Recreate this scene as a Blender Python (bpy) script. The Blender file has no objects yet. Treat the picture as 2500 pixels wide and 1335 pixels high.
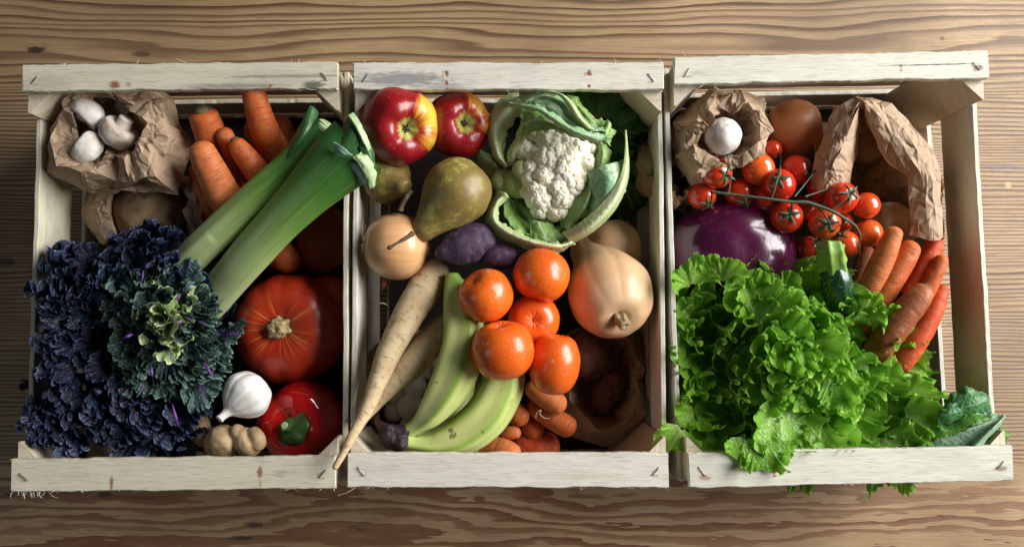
import bpy, math, random
import numpy as np
from mathutils import Vector, Matrix, Quaternion

scene = bpy.context.scene
col = scene.collection
# ------------------------------------------------------------------ camera
RIM = 0.175                       # height of the crate rims above the table
FPX = 1938.0                      # focal length in photo pixels (2500 wide)
TILT = math.radians(3.7)
CD = Vector((0, math.sin(TILT), -math.cos(TILT)))
CU = Vector((0, math.cos(TILT), math.sin(TILT)))
CP = Vector((0, 0, RIM)) - CD * 0.76
cam_d = bpy.data.cameras.new('camera')
cam = bpy.data.objects.new('camera', cam_d); col.objects.link(cam)
cam.location = CP
cam.rotation_euler = (TILT, 0, 0)
cam_d.sensor_width = 36.0
cam_d.lens = 36.0 * FPX / 2500.0
cam_d.clip_start = 0.01; cam_d.clip_end = 50
scene.camera = cam
# ------------------------------------------------------------------ world + lamps (indoor daylight from a window)
world = bpy.data.worlds.new('World'); scene.world = world; world.use_nodes = True
bg = world.node_tree.nodes['Background']
bg.inputs[0].default_value = (0.80, 0.88, 1.0, 1); bg.inputs[1].default_value = 0.035

def area(name, loc, target, sx, sy, power, color):
    d = bpy.data.lights.new(name, 'AREA'); d.shape = 'RECTANGLE'; d.size = sx; d.size_y = sy
    d.energy = power; d.color = color
    o = bpy.data.objects.new(name, d); col.objects.link(o); o.location = loc
    v = Vector(target) - Vector(loc)
    o.rotation_euler = v.to_track_quat('-Z', 'Y').to_euler()
    return o
area('window_light', (1.95, 0.60, 1.25), (0.0, 0.0, 0.1), 1.9, 1.3, 122.0, (1.0, 1.0, 0.985))
area('far_window_light', (-1.3, -0.25, 1.1), (0.0, 0.0, 0.1), 0.6, 0.7, 1.5, (0.85, 0.92, 1.0))
scene.view_settings.view_transform = 'Standard'
scene.view_settings.look = 'None'
scene.view_settings.exposure = 0.0
scene.view_settings.gamma = 1.0

# ------------------------------------------------------------------ helpers
RS = np.random.RandomState(7)
rnd = random.Random(11)

def at(px, py, z):
    v = CD + Vector(((px - 1250.0) / FPX, 0, 0)) + CU * ((667.5 - py) / FPX)
    return CP + v * ((z - CP.z) / v.z)
def sc(px, py, z):                 # metres per photo pixel there
    return (at(px, py, z) - CP).dot(CD) / FPX
def A(p): return np.array(at(*p))

def tag(o, label, cat, group=None):
    o['label'] = label; o['category'] = cat
    if group: o['group'] = group
    return o
def link(name, me, mt, parent=None, label=None, mats=None):
    o = bpy.data.objects.new(name, me); col.objects.link(o)
    if mt is not None: me.materials.append(mt)
    if parent is not None: o.parent = parent
    if label: o['label'] = label
    return o
def empty(name, loc, label=None, cat=None, group=None, quat=None):
    o = bpy.data.objects.new(name, None); col.objects.link(o); o.location = loc
    o.empty_display_size = 0.01
    if quat is not None: o.rotation_mode = 'QUATERNION'; o.rotation_quaternion = quat
    if label: tag(o, label, cat, group)
    return o

def mesh_from(V, F, name='mesh', smooth=True, uv=None, uv2=None):
    V = np.asarray(V, dtype=np.float32); F = np.asarray(F, dtype=np.int32)
    me = bpy.data.meshes.new(name)
    me.vertices.add(len(V)); me.vertices.foreach_set('co', V.ravel())
    k = F.shape[1]
    me.loops.add(F.size); me.loops.foreach_set('vertex_index', F.ravel())
    me.polygons.add(len(F))
    me.polygons.foreach_set('loop_start', np.arange(0, F.size, k, dtype=np.int32))
    me.polygons.foreach_set('use_smooth', np.full(len(F), smooth))
    for nm, u in (('UVMap', uv), ('UV2', uv2)):
        if u is not None:
            l = me.uv_layers.new(name=nm)
            l.data.foreach_set('uv', np.asarray(u, dtype=np.float32)[F.ravel()].ravel())
    me.update(calc_edges=True); me.validate(clean_customdata=False)
    return me
def grid_faces(nu, nv, wrap=False, off=0):
    i = np.arange(nu - 1)[:, None]; j = np.arange(nv if wrap else nv - 1)[None, :]
    j2 = (j + 1) % nv
    f = np.stack([i * nv + j, (i + 1) * nv + j, (i + 1) * nv + j2, i * nv + j2], -1)
    return f.reshape(-1, 4) + off
def join(parts):
    Vs, Fs, n = [], [], 0
    for V, F in parts:
        F = np.asarray(F)
        if F.shape[1] == 3: F = np.concatenate([F, F[:, 2:3]], 1)
        Vs.append(V); Fs.append(F + n); n += len(V)
    return np.concatenate(Vs), np.concatenate(Fs)

def _hash(ix, iy, iz, seed):
    h = (ix * 374761393 + iy * 668265263 + iz * 2147483647 + seed * 974711) & 0xffffffff
    h = ((h ^ (h >> 13)) * 1274126177) & 0xffffffff
    return ((h ^ (h >> 16)) & 0xffff) / 65535.0
def vn(P, s=1.0, seed=0):          # value noise -1..1
    P = np.asarray(P, dtype=np.float64) * s + 100.0 + seed * 3.7
    I = np.floor(P).astype(np.int64); f = P - I; f = f * f * (3 - 2 * f)
    r = 0
    for a in (0, 1):
        for b in (0, 1):
            for c in (0, 1):
                w = (f[..., 0] if a else 1 - f[..., 0]) * (f[..., 1] if b else 1 - f[..., 1]) * (f[..., 2] if c else 1 - f[..., 2])
                r = r + w * _hash(I[..., 0] + a, I[..., 1] + b, I[..., 2] + c, seed)
    return r * 2 - 1
def fbm(P, s, seed=0, o=3):
    return sum(vn(P, s * 2 ** k, seed + k) * 0.5 ** k for k in range(o)) / 1.6
def crom(pts, n):                  # Catmull-Rom through rows of pts
    P = np.asarray(pts, dtype=np.float64)
    P = np.concatenate([[2 * P[0] - P[1]], P, [2 * P[-1] - P[-2]]])
    m = len(P) - 3
    t = np.linspace(0, m, n); k = np.minimum(t.astype(int), m - 1); f = (t - k)
    shp = (-1,) + (1,) * (P.ndim - 1); f = f.reshape(shp)
    a, b, c, d = P[k], P[k + 1], P[k + 2], P[k + 3]
    return 0.5 * (2 * b + (c - a) * f + (2 * a - 5 * b + 4 * c - d) * f ** 2 + (3 * b - a - 3 * c + d) * f ** 3)
def zq(v): return Vector(v).to_track_quat('Z', 'Y')

# lathe: profile [(rho, z)], axis +Z; deform(x,y,z,theta,t)->x,y,z
def lathe_mesh(prof, R, seg=64, rings=48, deform=None, noise=0.0, nscale=3.0, seed=0):
    pr = crom(prof, rings); pr[:, 0] = np.maximum(pr[:, 0], 0)
    th = np.linspace(0, 2 * np.pi, seg, endpoint=False)
    x = pr[:, :1] * np.cos(th); y = pr[:, :1] * np.sin(th); z = np.repeat(pr[:, 1:2], seg, 1)
    T = np.repeat(np.linspace(0, 1, rings)[:, None], seg, 1); TH = np.repeat(th[None, :], rings, 0)
    if deform: x, y, z = deform(x, y, z, TH, T)
    P = np.stack([x, y, z], -1)
    if noise: P = P * (1 + noise * fbm(P, nscale, seed))[..., None]
    V = P.reshape(-1, 3) * R
    uv = np.stack([TH / (2 * np.pi), T], -1).reshape(-1, 2)
    F = grid_faces(rings, seg, True)
    c0 = V[:seg].mean(0); c1 = V[-seg:].mean(0); n = len(V)
    V = np.concatenate([V, [c0, c1]]); uv = np.concatenate([uv, [[.5, 0], [.5, 1]]])
    j = np.arange(seg); j2 = (j + 1) % seg
    F = np.concatenate([F, np.stack([np.full(seg, n), j, j2, j2], -1), np.stack([np.full(seg, n + 1), (rings - 1) * seg + j2, (rings - 1) * seg + j, (rings - 1) * seg + j], -1)])
    return tri_ok(V, F, uv)
def tri_ok(V, F, uv=None, uv2=None, smooth=True, name='mesh'):
    # faces with a doubled last vertex become triangles: build with from_pydata-free path
    F = np.asarray(F); d = F[:, 2] == F[:, 3]
    q = F[~d]; t = F[d][:, :3]
    V = np.asarray(V, dtype=np.float32)
    me = bpy.data.meshes.new(name)
    me.vertices.add(len(V)); me.vertices.foreach_set('co', V.ravel())
    li = np.concatenate([q.ravel(), t.ravel()]).astype(np.int32)
    me.loops.add(len(li)); me.loops.foreach_set('vertex_index', li)
    me.polygons.add(len(q) + len(t))
    ls = np.concatenate([np.arange(len(q)) * 4, len(q) * 4 + np.arange(len(t)) * 3]).astype(np.int32)
    me.polygons.foreach_set('loop_start', ls)
    me.polygons.foreach_set('use_smooth', np.full(len(ls), smooth))
    for nm, u in (('UVMap', uv), ('UV2', uv2)):
        if u is not None:
            l = me.uv_layers.new(name=nm)
            l.data.foreach_set('uv', np.asarray(u, dtype=np.float32)[li].ravel())
    me.update(calc_edges=True)
    return me
def sph(n=8, a=1.0, b=1.0):        # profile of an ellipsoid
    t = np.linspace(0.02, np.pi - 0.02, n)
    return [(a * math.sin(q), b * math.cos(q)) for q in t]

def frames(C, up0=(0, 0, 1)):
    T = np.gradient(C, axis=0); T /= np.linalg.norm(T, axis=1)[:, None] + 1e-12
    N = np.zeros_like(C); n = np.array(up0, float)
    for i in range(len(C)):
        n = n - T[i] * n.dot(T[i]); n /= np.linalg.norm(n) + 1e-12; N[i] = n
    return T, N, np.cross(T, N)
# sweep along world points [(x,y,z)], radii [..] ; sect(theta,u)->mult ; flat = height/width ratio
def sweep_vf(pts, rad, seg=28, rings=60, sect=None, flat=1.0, noise=0.0, nscale=40.0, groove=0.0, seed=0, caps=(0.5, 0.5), up0=(0, 0, 1)):
    W = crom(np.column_stack([np.asarray(pts, float), np.asarray(rad, float)]), rings)
    C, r = W[:, :3], np.maximum(W[:, 3], 1e-5)
    # rounded ends: concentrate rings near the ends
    L = np.concatenate([[0], np.cumsum(np.linalg.norm(np.diff(C, axis=0), axis=1))])
    s = L / L[-1]
    tt = 0.5 - 0.5 * np.cos(np.linspace(0, np.pi, rings)); tt = 0.55 * tt + 0.45 * np.linspace(0, 1, rings)
    C = np.stack([np.interp(tt, s, C[:, k]) for k in range(3)], 1); r = np.interp(tt, s, r)
    d0 = tt * L[-1]; d1 = (1 - tt) * L[-1]
    for dd, cp, re in ((d0, caps[0], r[0]), (d1, caps[1], r[-1])):
        if cp > 0:
            h = max(re * cp, 1e-5) * 1.0
            q = np.clip(dd / h, 0, 1); r = r * np.sqrt(np.clip(1 - (1 - q) ** 2, 0.0004, 1))
    T, N, B = frames(C, up0)
    th = np.linspace(0, 2 * np.pi, seg, endpoint=False)
    m = np.ones((rings, seg))
    TH = np.repeat(th[None], rings, 0); U = np.repeat(tt[:, None], seg, 1)
    if sect: m = sect(TH, U)
    R = r[:, None] * m
    P = C[:, None] + B[:, None] * (R * np.cos(TH))[..., None] + N[:, None] * (R * np.sin(TH) * flat)[..., None]
    if noise or groove:
        Q = P + seed * 1.3
        k = noise * fbm(Q, nscale, seed)
        if groove:
            g = vn(np.stack([U * L[-1] * 260 + 0.8 * np.cos(TH), np.cos(TH) * 1.1, np.sin(TH) * 1.1], -1), 1.0, seed + 5)
            k = k - groove * np.clip(g - 0.25, 0, 1)
        P = C[:, None] + (P - C[:, None]) * (1 + k)[..., None]
    V = P.reshape(-1, 3); n = len(V)
    uv = np.stack([U, TH / (2 * np.pi)], -1).reshape(-1, 2)
    F = grid_faces(rings, seg, True)
    V = np.concatenate([V, [C[0] - T[0] * 0.0002, C[-1] + T[-1] * 0.0002]]); uv = np.concatenate([uv, [[0, .5], [1, .5]]])
    j = np.arange(seg); j2 = (j + 1) % seg
    F = np.concatenate([F[:, ::-1], np.stack([np.full(seg, n), j, j2, j2], -1), np.stack([np.full(seg, n + 1), (rings - 1) * seg + j2, (rings - 1) * seg + j, (rings - 1) * seg + j], -1)])
    return V, F, uv
# photo-traced centreline: pts (px,py,z,rpx)
def trace(pts):
    W = [A(p[:3]) for p in pts]; R = [p[3] * sc(*p[:3]) for p in pts]
    return W, R
def tube(name, pts, mt, root=None, world_pts=False, label=None, **k):
    W, R = ([p[:3] for p in pts], [p[3] for p in pts]) if world_pts else trace(pts)
    V, F, uv = sweep_vf(W, R, **k)
    if root is None: o0 = np.mean(W, axis=0)
    else: o0 = np.array(root.location)
    V = V - o0
    if root is not None and root.rotation_mode == 'QUATERNION':
        Mx = np.array(root.rotation_quaternion.to_matrix()); V = V @ Mx
    o = link(name, tri_ok(V, F, uv), mt, root, label)
    if root is None: o.location = o0
    return o
# loft through several photo-traced rows of (px,py,z)
def loft_pts(rows, nu, nv):
    G = np.array([[A(p) for p in r] for r in [crom(rr, 12) for rr in rows]])    # rows x 12 x 3
    G = crom(G, nv)                       # across
    G = crom(G.transpose(1, 0, 2), nu)    # along
    return G
def loft(name, rows, mt, root=None, nu=60, nv=26, thick=0.0007, ruff=0.0, rf=160, edge=0.0, fn=None, seed=0, label=None):
    G = loft_pts(rows, nu, nv)
    v = np.linspace(0, 1, nv)[None, :].repeat(nu, 0); u = np.linspace(0, 1, nu)[:, None].repeat(nv, 1)
    Gu = np.gradient(G, axis=0); Gv = np.gradient(G, axis=1)
    N = np.cross(Gu, Gv); N /= np.linalg.norm(N, axis=-1)[..., None] + 1e-12
    e = np.maximum(np.abs(v * 2 - 1), np.abs(u * 2 - 1)) ** 4
    if ruff: G = G + N * (ruff * (0.15 + e) * fbm(G, rf, seed, 2))[..., None]
    if edge:
        w = np.abs(v * 2 - 1) ** 10 * np.sign(v - .5); Gn = Gv / (np.linalg.norm(Gv, axis=-1)[..., None] + 1e-12)
        G = G + Gn * (w * edge * vn(G, 420, seed + 3))[..., None]
    if fn: G = fn(G, u, v, N)
    o0 = np.array(root.location) if root is not None else G.reshape(-1, 3).mean(0)
    V = G.reshape(-1, 3) - o0
    me = mesh_from(V, grid_faces(nu, nv), uv=np.stack([u, v], -1).reshape(-1, 2))
    o = link(name, me, mt, root, label)
    if root is None: o.location = o0
    if thick:
        s = o.modifiers.new('thickness', 'SOLIDIFY'); s.thickness = thick; s.offset = 0
    return o
# ------------------------------------------------------------------ materials
class M:
    def __init__(s, name):
        s.m = bpy.data.materials.new(name); s.m.use_nodes = True
        s.t = s.m.node_tree; s.t.nodes.clear(); s.L = s.t.links.new
        s.o = s.t.nodes.new('ShaderNodeOutputMaterial')
        s.b = s.t.nodes.new('ShaderNodeBsdfPrincipled')
        s.L(s.b.outputs[0], s.o.inputs[0])
        s._tc = None
    def nd(s, ty, **k):
        n = s.t.nodes.new('ShaderNode' + ty)
        for a, v in k.items(): setattr(n, a, v)
        return n
    def put(s, sock, v):
        if v is None: return
        if isinstance(v, bpy.types.NodeSocket): s.L(v, sock)
        elif isinstance(v, (tuple, list)):
            v = tuple(v)
            if sock.type == 'RGBA' and len(v) == 3: v = v + (1,)
            sock.default_value = v
        else:
            sock.default_value = (v, v, v, 1) if sock.type == 'RGBA' else ((v, v, v) if sock.type == 'VECTOR' else v)
    def obj(s, rand=False):
        if s._tc is None: s._tc = s.nd('TexCoord')
        v = s._tc.outputs['Object']
        if rand:
            oi = s.nd('ObjectInfo'); a = s.nd('VectorMath', operation='ADD')
            mm = s.nd('Math', operation='MULTIPLY'); s.L(oi.outputs['Random'], mm.inputs[0]); mm.inputs[1].default_value = 9.0
            s.L(v, a.inputs[0]); s.L(mm.outputs[0], a.inputs[1]); v = a.outputs[0]
        return v
    def rand(s): return s.nd('ObjectInfo').outputs['Random']
    def uv(s, name='UVMap'):
        n = s.nd('UVMap', uv_map=name); return n.outputs[0]
    def sep(s, v):
        n = s.nd('SeparateXYZ'); s.L(v, n.inputs[0]); return n.outputs[0], n.outputs[1], n.outputs[2]
    def comb(s, x, y, z=0.0):
        n = s.nd('CombineXYZ')
        for k, q in enumerate((x, y, z)): s.put(n.inputs[k], q)
        return n.outputs[0]
    def mul(s, v, f):
        n = s.nd('VectorMath', operation='MULTIPLY'); s.put(n.inputs[0], v); s.put(n.inputs[1], f); return n.outputs[0]
    def vm(s, op, a, b=None):
        n = s.nd('VectorMath', operation=op); s.put(n.inputs[0], a); s.put(n.inputs[1], b)
        return n.outputs['Value'] if op in ('LENGTH', 'DISTANCE', 'DOT_PRODUCT') else n.outputs[0]
    def noise(s, v, scale, detail=3.0, rough=0.55, dist=0.0):
        n = s.nd('TexNoise'); s.L(v, n.inputs['Vector']); n.inputs['Scale'].default_value = scale
        n.inputs['Detail'].default_value = detail; n.inputs['Roughness'].default_value = rough; n.inputs['Distortion'].default_value = dist
        return n.outputs[0]
    def vor(s, v, scale, feature='F1', out=0):
        n = s.nd('TexVoronoi', feature=feature); s.L(v, n.inputs['Vector']); n.inputs['Scale'].default_value = scale
        return n.outputs[out]
    def ma(s, op, a, b=0.0, c=0.0, clamp=False):
        n = s.nd('Math', operation=op, use_clamp=clamp)
        for k, q in enumerate((a, b, c)): s.put(n.inputs[k], q)
        return n.outputs[0]
    def sm(s, v, a, b):            # smoothstep a..b
        n = s.nd('MapRange', interpolation_type='SMOOTHSTEP'); s.put(n.inputs[0], v)
        n.inputs[1].default_value = a; n.inputs[2].default_value = b
        return n.outputs[0]
    def ramp(s, f, st, interp='LINEAR'):
        n = s.nd('ValToRGB'); s.put(n.inputs[0], f); cr = n.color_ramp; cr.interpolation = interp
        while len(cr.elements) < len(st): cr.elements.new(0.5)
        for e, (p, c) in zip(cr.elements, st):
            e.position = p; e.color = (c, c, c, 1) if isinstance(c, (int, float)) else tuple(c) + (1,)
        return n.outputs[0]
    def mix(s, f, a, b, mode='MIX'):
        n = s.nd('MixRGB', blend_type=mode); s.put(n.inputs[0], f); s.put(n.inputs[1], a); s.put(n.inputs[2], b); return n.outputs[0]
    def bump(s, h, st=0.3, d=0.001, nrm=None):
        n = s.nd('Bump'); s.put(n.inputs['Height'], h); n.inputs['Strength'].default_value = st; n.inputs['Distance'].default_value = d
        if nrm is not None: s.L(nrm, n.inputs['Normal'])
        return n.outputs[0]
    def done(s, color, rough=0.5, nrm=None, sss=0.0, sssr=(0.004, 0.002, 0.001), spec=0.5, coat=0.0, coatr=0.1, transl=0.0, tcol=None, metal=0.0, sheen=0.0):
        b = s.b
        s.put(b.inputs['Base Color'], color); s.put(b.inputs['Roughness'], rough)
        b.inputs['Specular IOR Level'].default_value = spec; b.inputs['Metallic'].default_value = metal
        if sss: b.inputs['Subsurface Weight'].default_value = sss; b.inputs['Subsurface Radius'].default_value = sssr; b.inputs['Subsurface Scale'].default_value = 1.0
        if coat: b.inputs['Coat Weight'].default_value = coat; b.inputs['Coat Roughness'].default_value = coatr
        if sheen: b.inputs['Sheen Weight'].default_value = sheen
        if nrm is not None: s.L(nrm, b.inputs['Normal'])
        if transl:
            tr = s.nd('BsdfTranslucent'); s.put(tr.inputs[0], tcol if tcol is not None else color)
            mx = s.nd('MixShader'); mx.inputs[0].default_value = transl
            s.L(b.outputs[0], mx.inputs[1]); s.L(tr.outputs[0], mx.inputs[2]); s.L(mx.outputs[0], s.o.inputs[0])
        return s.m

def mat_table():
    m = M('old_pine_table'); P = m.obj(); x, y, z = m.sep(P)
    wl = m.noise(m.comb(m.ma('MULTIPLY', x, 1.6), m.ma('MULTIPLY', y, 4.0)), 1.0, 2.0)
    wm = m.noise(m.comb(m.ma('MULTIPLY', x, 6.0), m.ma('MULTIPLY', y, 26.0)), 1.0, 2.5)
    wb = m.noise(m.comb(m.ma('MULTIPLY', x, 2.1), m.ma('MULTIPLY', y, 13.0), 3.0), 1.0, 5.0, 0.6)
    bot = m.sm(m.ma('ADD', y, m.ma('MULTIPLY', m.ma('SUBTRACT', wl, 0.5), 0.05)), -0.205, -0.245)
    top = m.sm(y, 0.21, 0.27)
    yc = m.ma('MINIMUM', m.ma('MAXIMUM', y, -0.21), 0.235)
    v = m.ma('MULTIPLY', yc, 215.0)
    v = m.ma('ADD', v, m.ma('MULTIPLY', m.ma('MAXIMUM', m.ma('SUBTRACT', y, 0.235), 0.0), 105.0))
    v = m.ma('ADD', v, m.ma('MULTIPLY', m.ma('MINIMUM', m.ma('ADD', y, 0.21), 0.0), 50.0))
    v = m.ma('ADD', v, m.ma('MULTIPLY', wl, 7.0))
    wy = m.noise(m.comb(m.ma('MULTIPLY', x, 0.35), m.ma('MULTIPLY', y, 17.0), 5.0), 1.0, 2.0)
    v = m.ma('ADD', v, m.ma('MULTIPLY', wy, m.ma('ADD', 7.5, m.ma('MULTIPLY', bot, -5.0))))
    v = m.ma('ADD', v, m.ma('MULTIPLY', wm, m.ma('ADD', 0.9, m.ma('MULTIPLY', bot, -0.3))))
    v = m.ma('ADD', v, m.ma('MULTIPLY', wb, m.ma('MULTIPLY', bot, 7.5)))
    fr = m.ma('FRACT', v)
    band = m.ramp(fr, [(0.0, 0.0), (0.40, 0.06), (0.62, 0.60), (0.78, 1.0), (0.94, 1.0), (1.0, 0.0)])
    bandb = m.ramp(fr, [(0.0, 0.0), (0.46, 0.08), (0.53, 0.72), (0.88, 1.0), (0.97, 1.0), (1.0, 0.0)])
    band = m.mix(bot, band, bandb)
    # every ring has its own strength
    cell = m.noise(m.comb(m.ma('FLOOR', v), m.ma('MULTIPLY', x, 1.5), 0.0), 0.77, 1.0)
    band = m.ma('MULTIPLY', band, m.ramp(cell, [(0.3, 0.6), (0.6, 1.0)]))
    fine = m.noise(m.comb(m.ma('MULTIPLY', x, 22.0), m.ma('MULTIPLY', y, 900.0)), 1.0, 3.0, 0.6)
    fine2 = m.noise(m.comb(m.ma('MULTIPLY', x, 120.0), m.ma('MULTIPLY', y, 1500.0)), 1.0, 2.0, 0.6)
    tone = m.noise(P, 5.0, 3.0)
    light = m.mix(m.sm(tone, .3, .7), (0.44, 0.295, 0.16), (0.30, 0.195, 0.10))
    dark = m.mix(bot, (0.088, 0.043, 0.02), (0.155, 0.055, 0.023))
    c = m.mix(band, light, dark)
    c = m.mix(m.sm(fine, .42, .75), c, m.mix(0.75, c, (0.20, 0.11, 0.06)))
    pores = m.ma('MULTIPLY', m.sm(fine2, .64, .72), 0.5)
    c = m.mix(pores, c, (0.10, 0.055, 0.03))
    # scattered dents, stains
    st = m.noise(m.comb(m.ma('MULTIPLY', x, 13.0), m.ma('MULTIPLY', y, 38.0), 7.0), 1.0, 4.0, 0.6)
    c = m.mix(m.ma('MULTIPLY', m.sm(st, .70, .76), 0.75), c, (0.045, 0.025, 0.015))
    wn = m.noise(P, 160.0, 2.0)
    for (sx, sy, rx, ry, cc, st2) in STAINS:
        d = m.vm('LENGTH', m.mul(m.vm('SUBTRACT', P, (sx, sy, 0.0)), (1 / rx, 1 / ry, 0.0)))
        d = m.ma('ADD', d, m.ma('MULTIPLY', m.ma('SUBTRACT', wn, .5), 0.9))
        c = m.mix(m.ma('MULTIPLY', m.sm(d, 1.1, .55), st2), c, cc)
    # pale scratches
    sc_ = m.noise(m.comb(m.ma('MULTIPLY', x, 60.0), m.ma('MULTIPLY', y, 240.0), 2.0), 1.0, 1.0)
    c = m.mix(m.ma('MULTIPLY', m.sm(sc_, .80, .84), 0.5), c, (0.62, 0.50, 0.36))
    h = m.ma('ADD', m.ma('MULTIPLY', band, -0.5), m.ma('MULTIPLY', fine, 0.6))
    h = m.ma('SUBTRACT', h, m.ma('MULTIPLY', pores, 1.0))
    return m.done(c, m.ramp(fine, [(0.3, 0.42), (0.7, 0.62)]), m.bump(h, 0.55, 0.0009), spec=0.4)
STAINS = []
for (a, b, rx, ry, cc, s_) in ((88, 122, .013, .0045, (.02, .012, .008), .9), (345, 133, .014, .004, (.05, .03, .02), .7), (2462, 452, .004, .005, (.50, .33, .14), .9),
                       (2450, 408, .03, .004, (.13, .10, .15), .6), (620, 1280, .012, .004, (.05, .03, .02), .8), (590, 1312, .016, .003, (.04, .025, .02), .8), (18, 1210, .012, .004, (.03, .02, .012), .8),
                       (10, 640, .016, .006, (.03, .02, .014), .7), (2300, 95, .004, .003, (.08, .05, .03), .7), (255, 1205, .010, .004, (.03, .02, .012), .8)):
    p = at(a, b, 0); STAINS.append((p.x, p.y, rx, ry, cc, s_))

def mat_crate(name, spots=(), tint=(0.72, 0.66, 0.545), axis='x', seed=0.0, grey=0.38):
    # spots: (u, v, ru, rv, colour, strength) in metres in the board's own frame (u along, v across)
    m = M(name); P0 = m.obj(); x, y, z = m.sep(P0)
    if axis == 'y': u, w = y, m.ma('ADD', x, z)
    else: u, w = x, m.ma('ADD', y, z)
    wv = m.comb(m.ma('MULTIPLY', u, 1.0), m.ma('MULTIPLY', w, 1.0), seed)
    Pr = m.vm('ADD', wv, m.comb(m.ma('MULTIPLY', m.rand(), 7.0), m.ma('MULTIPLY', m.rand(), 3.0), 0.0)) 
    g = m.noise(m.mul(Pr, (9.0, 150.0, 1.0)), 1.0, 4.0, 0.6, 0.3)
    g2 = m.noise(m.mul(Pr, (45.0, 900.0, 1.0)), 1.0, 2.0, 0.6)
    sw = m.noise(m.mul(Pr, (70.0, 380.0, 1.0)), 1.0, 3.0, 0.65)
    big = m.noise(m.mul(Pr, (8.0, 22.0, 1.0)), 1.0, 3.0, 0.55)
    t2 = tuple(q * 0.80 for q in tint)
    c = m.mix(m.ma('MULTIPLY', m.sm(g, .35, .75), .55), tint, (t2[0], t2[1] * .97, t2[2] * .9))
    c = m.mix(m.ma('MULTIPLY', m.sm(big, .53, .72), grey), c, (0.40, 0.38, 0.34))
    c = m.mix(m.ma('MULTIPLY', m.sm(g2, .50, .70), 0.5), c, (0.36, 0.29, 0.2))
    P2 = m.comb(u, w if axis == 'y' else w, 0.0)
    wn = m.noise(m.mul(wv, (90.0, 420.0, 1.0)), 1.0, 3.0)
    for (su, sv, ru, rv, cc, ss) in spots:
        d = m.vm('LENGTH', m.mul(m.vm('SUBTRACT', P2, (su, sv, 0.0)), (1 / ru, 1 / rv, 0.0)))
        d = m.ma('ADD', d, m.ma('MULTIPLY', m.ma('SUBTRACT', wn, .5), 1.6))
        c = m.mix(m.ma('MULTIPLY', m.sm(d, 1.15, .45), ss), c, cc)
    h = m.ma('ADD', m.ma('MULTIPLY', g2, .5), m.ma('MULTIPLY', sw, 1.0))
    return m.done(c, 0.78, m.bump(h, 0.45, 0.0009), spec=0.25)

def mat_paper():
    m = M('brown_kraft_paper'); P = m.obj()
    n = m.noise(P, 22.0, 4.0); f = m.noise(m.mul(P, (300.0, 1200.0, 500.0)), 1.0, 2.0)
    c = m.mix(n, (0.60, 0.43, 0.29), (0.50, 0.345, 0.22)); c = m.mix(m.ma('MULTIPLY', f, .25), c, (0.26, 0.16, 0.09))
    cr = m.vor(m.vm('ADD', P, m.mul(m.nd_color_noise(P, 60.0), (0.006, 0.006, 0.006))), 55.0, 'DISTANCE_TO_EDGE')
    h = m.ma('ADD', m.ma('MULTIPLY', m.sm(cr, 0.0, .16), 1.0), m.ma('MULTIPLY', f, .12))
    return m.done(c, 0.62, m.bump(h, 0.6, 0.0018), spec=0.3, transl=0.18, tcol=(0.5, 0.27, 0.11))
def _ncol(s, v, scale):
    n = s.nd('TexNoise'); s.L(v, n.inputs['Vector']); n.inputs['Scale'].default_value = scale; return n.outputs[1]
M.nd_color_noise = _ncol

def mat_veg(name, c1, c2, scale=30.0, rough=0.45, spots=None, spot_s=120.0, bump=0.0, bs=150.0, bd=0.0008, sss=0.0, sssr=(.004, .002, .001), spec=0.5, coat=0.0, coatr=.15, detail=4.0, lo=.35, hi=.65, stretch=(1, 1, 1), spot_th=.66, spot_amt=.8):
    m = M(name); P = m.obj(True)
    n = m.noise(m.mul(P, stretch), scale, detail, .6)
    c = m.mix(m.sm(n, lo, hi), c1, c2)
    if spots: c = m.mix(m.ma('MULTIPLY', m.sm(m.noise(m.mul(P, stretch), spot_s, 3.0, .6), spot_th, spot_th + .07), spot_amt), c, spots)
    nr = m.bump(m.noise(P, bs, 3.0), bump, bd) if bump else None
    return m.done(c, rough, nr, sss=sss, sssr=sssr, spec=spec, coat=coat, coatr=coatr)

def mat_carrot(name, c1, c2, bright=1.0):
    m = M(name); P = m.obj(True); u, v, _ = m.sep(m.uv())
    n = m.noise(P, 45.0, 4.0); rr = m.rand()
    c = m.mix(m.sm(n, .3, .7), c1, c2)
    ring = m.noise(m.comb(m.ma('ADD', m.ma('MULTIPLY', u, 60.0), m.ma('MULTIPLY', rr, 50.0)), m.ma('MULTIPLY', v, 5.0)), 1.0, 3.0, .65)
    c = m.mix(m.ma('MULTIPLY', m.sm(ring, .55, .68), 0.6), c, (0.22, 0.07, 0.02))
    pale = m.noise(P, 95.0, 3.0); c = m.mix(m.ma('MULTIPLY', m.sm(pale, .5, .72), .35), c, (0.72, 0.33, 0.16))
    so = m.noise(P, 70.0, 5.0, .7); c = m.mix(m.ma('MULTIPLY', m.sm(so, .58, .70), .5), c, (0.20, 0.10, 0.045))
    h = m.ma('SUBTRACT', m.ma('MULTIPLY', m.noise(P, 260.0, 3.0), .5), m.sm(ring, .55, .66))
    return m.done(c, 0.55, m.bump(h, 0.5, 0.0011), sss=0.12, sssr=(.006, .002, .0008), spec=0.35)

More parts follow.
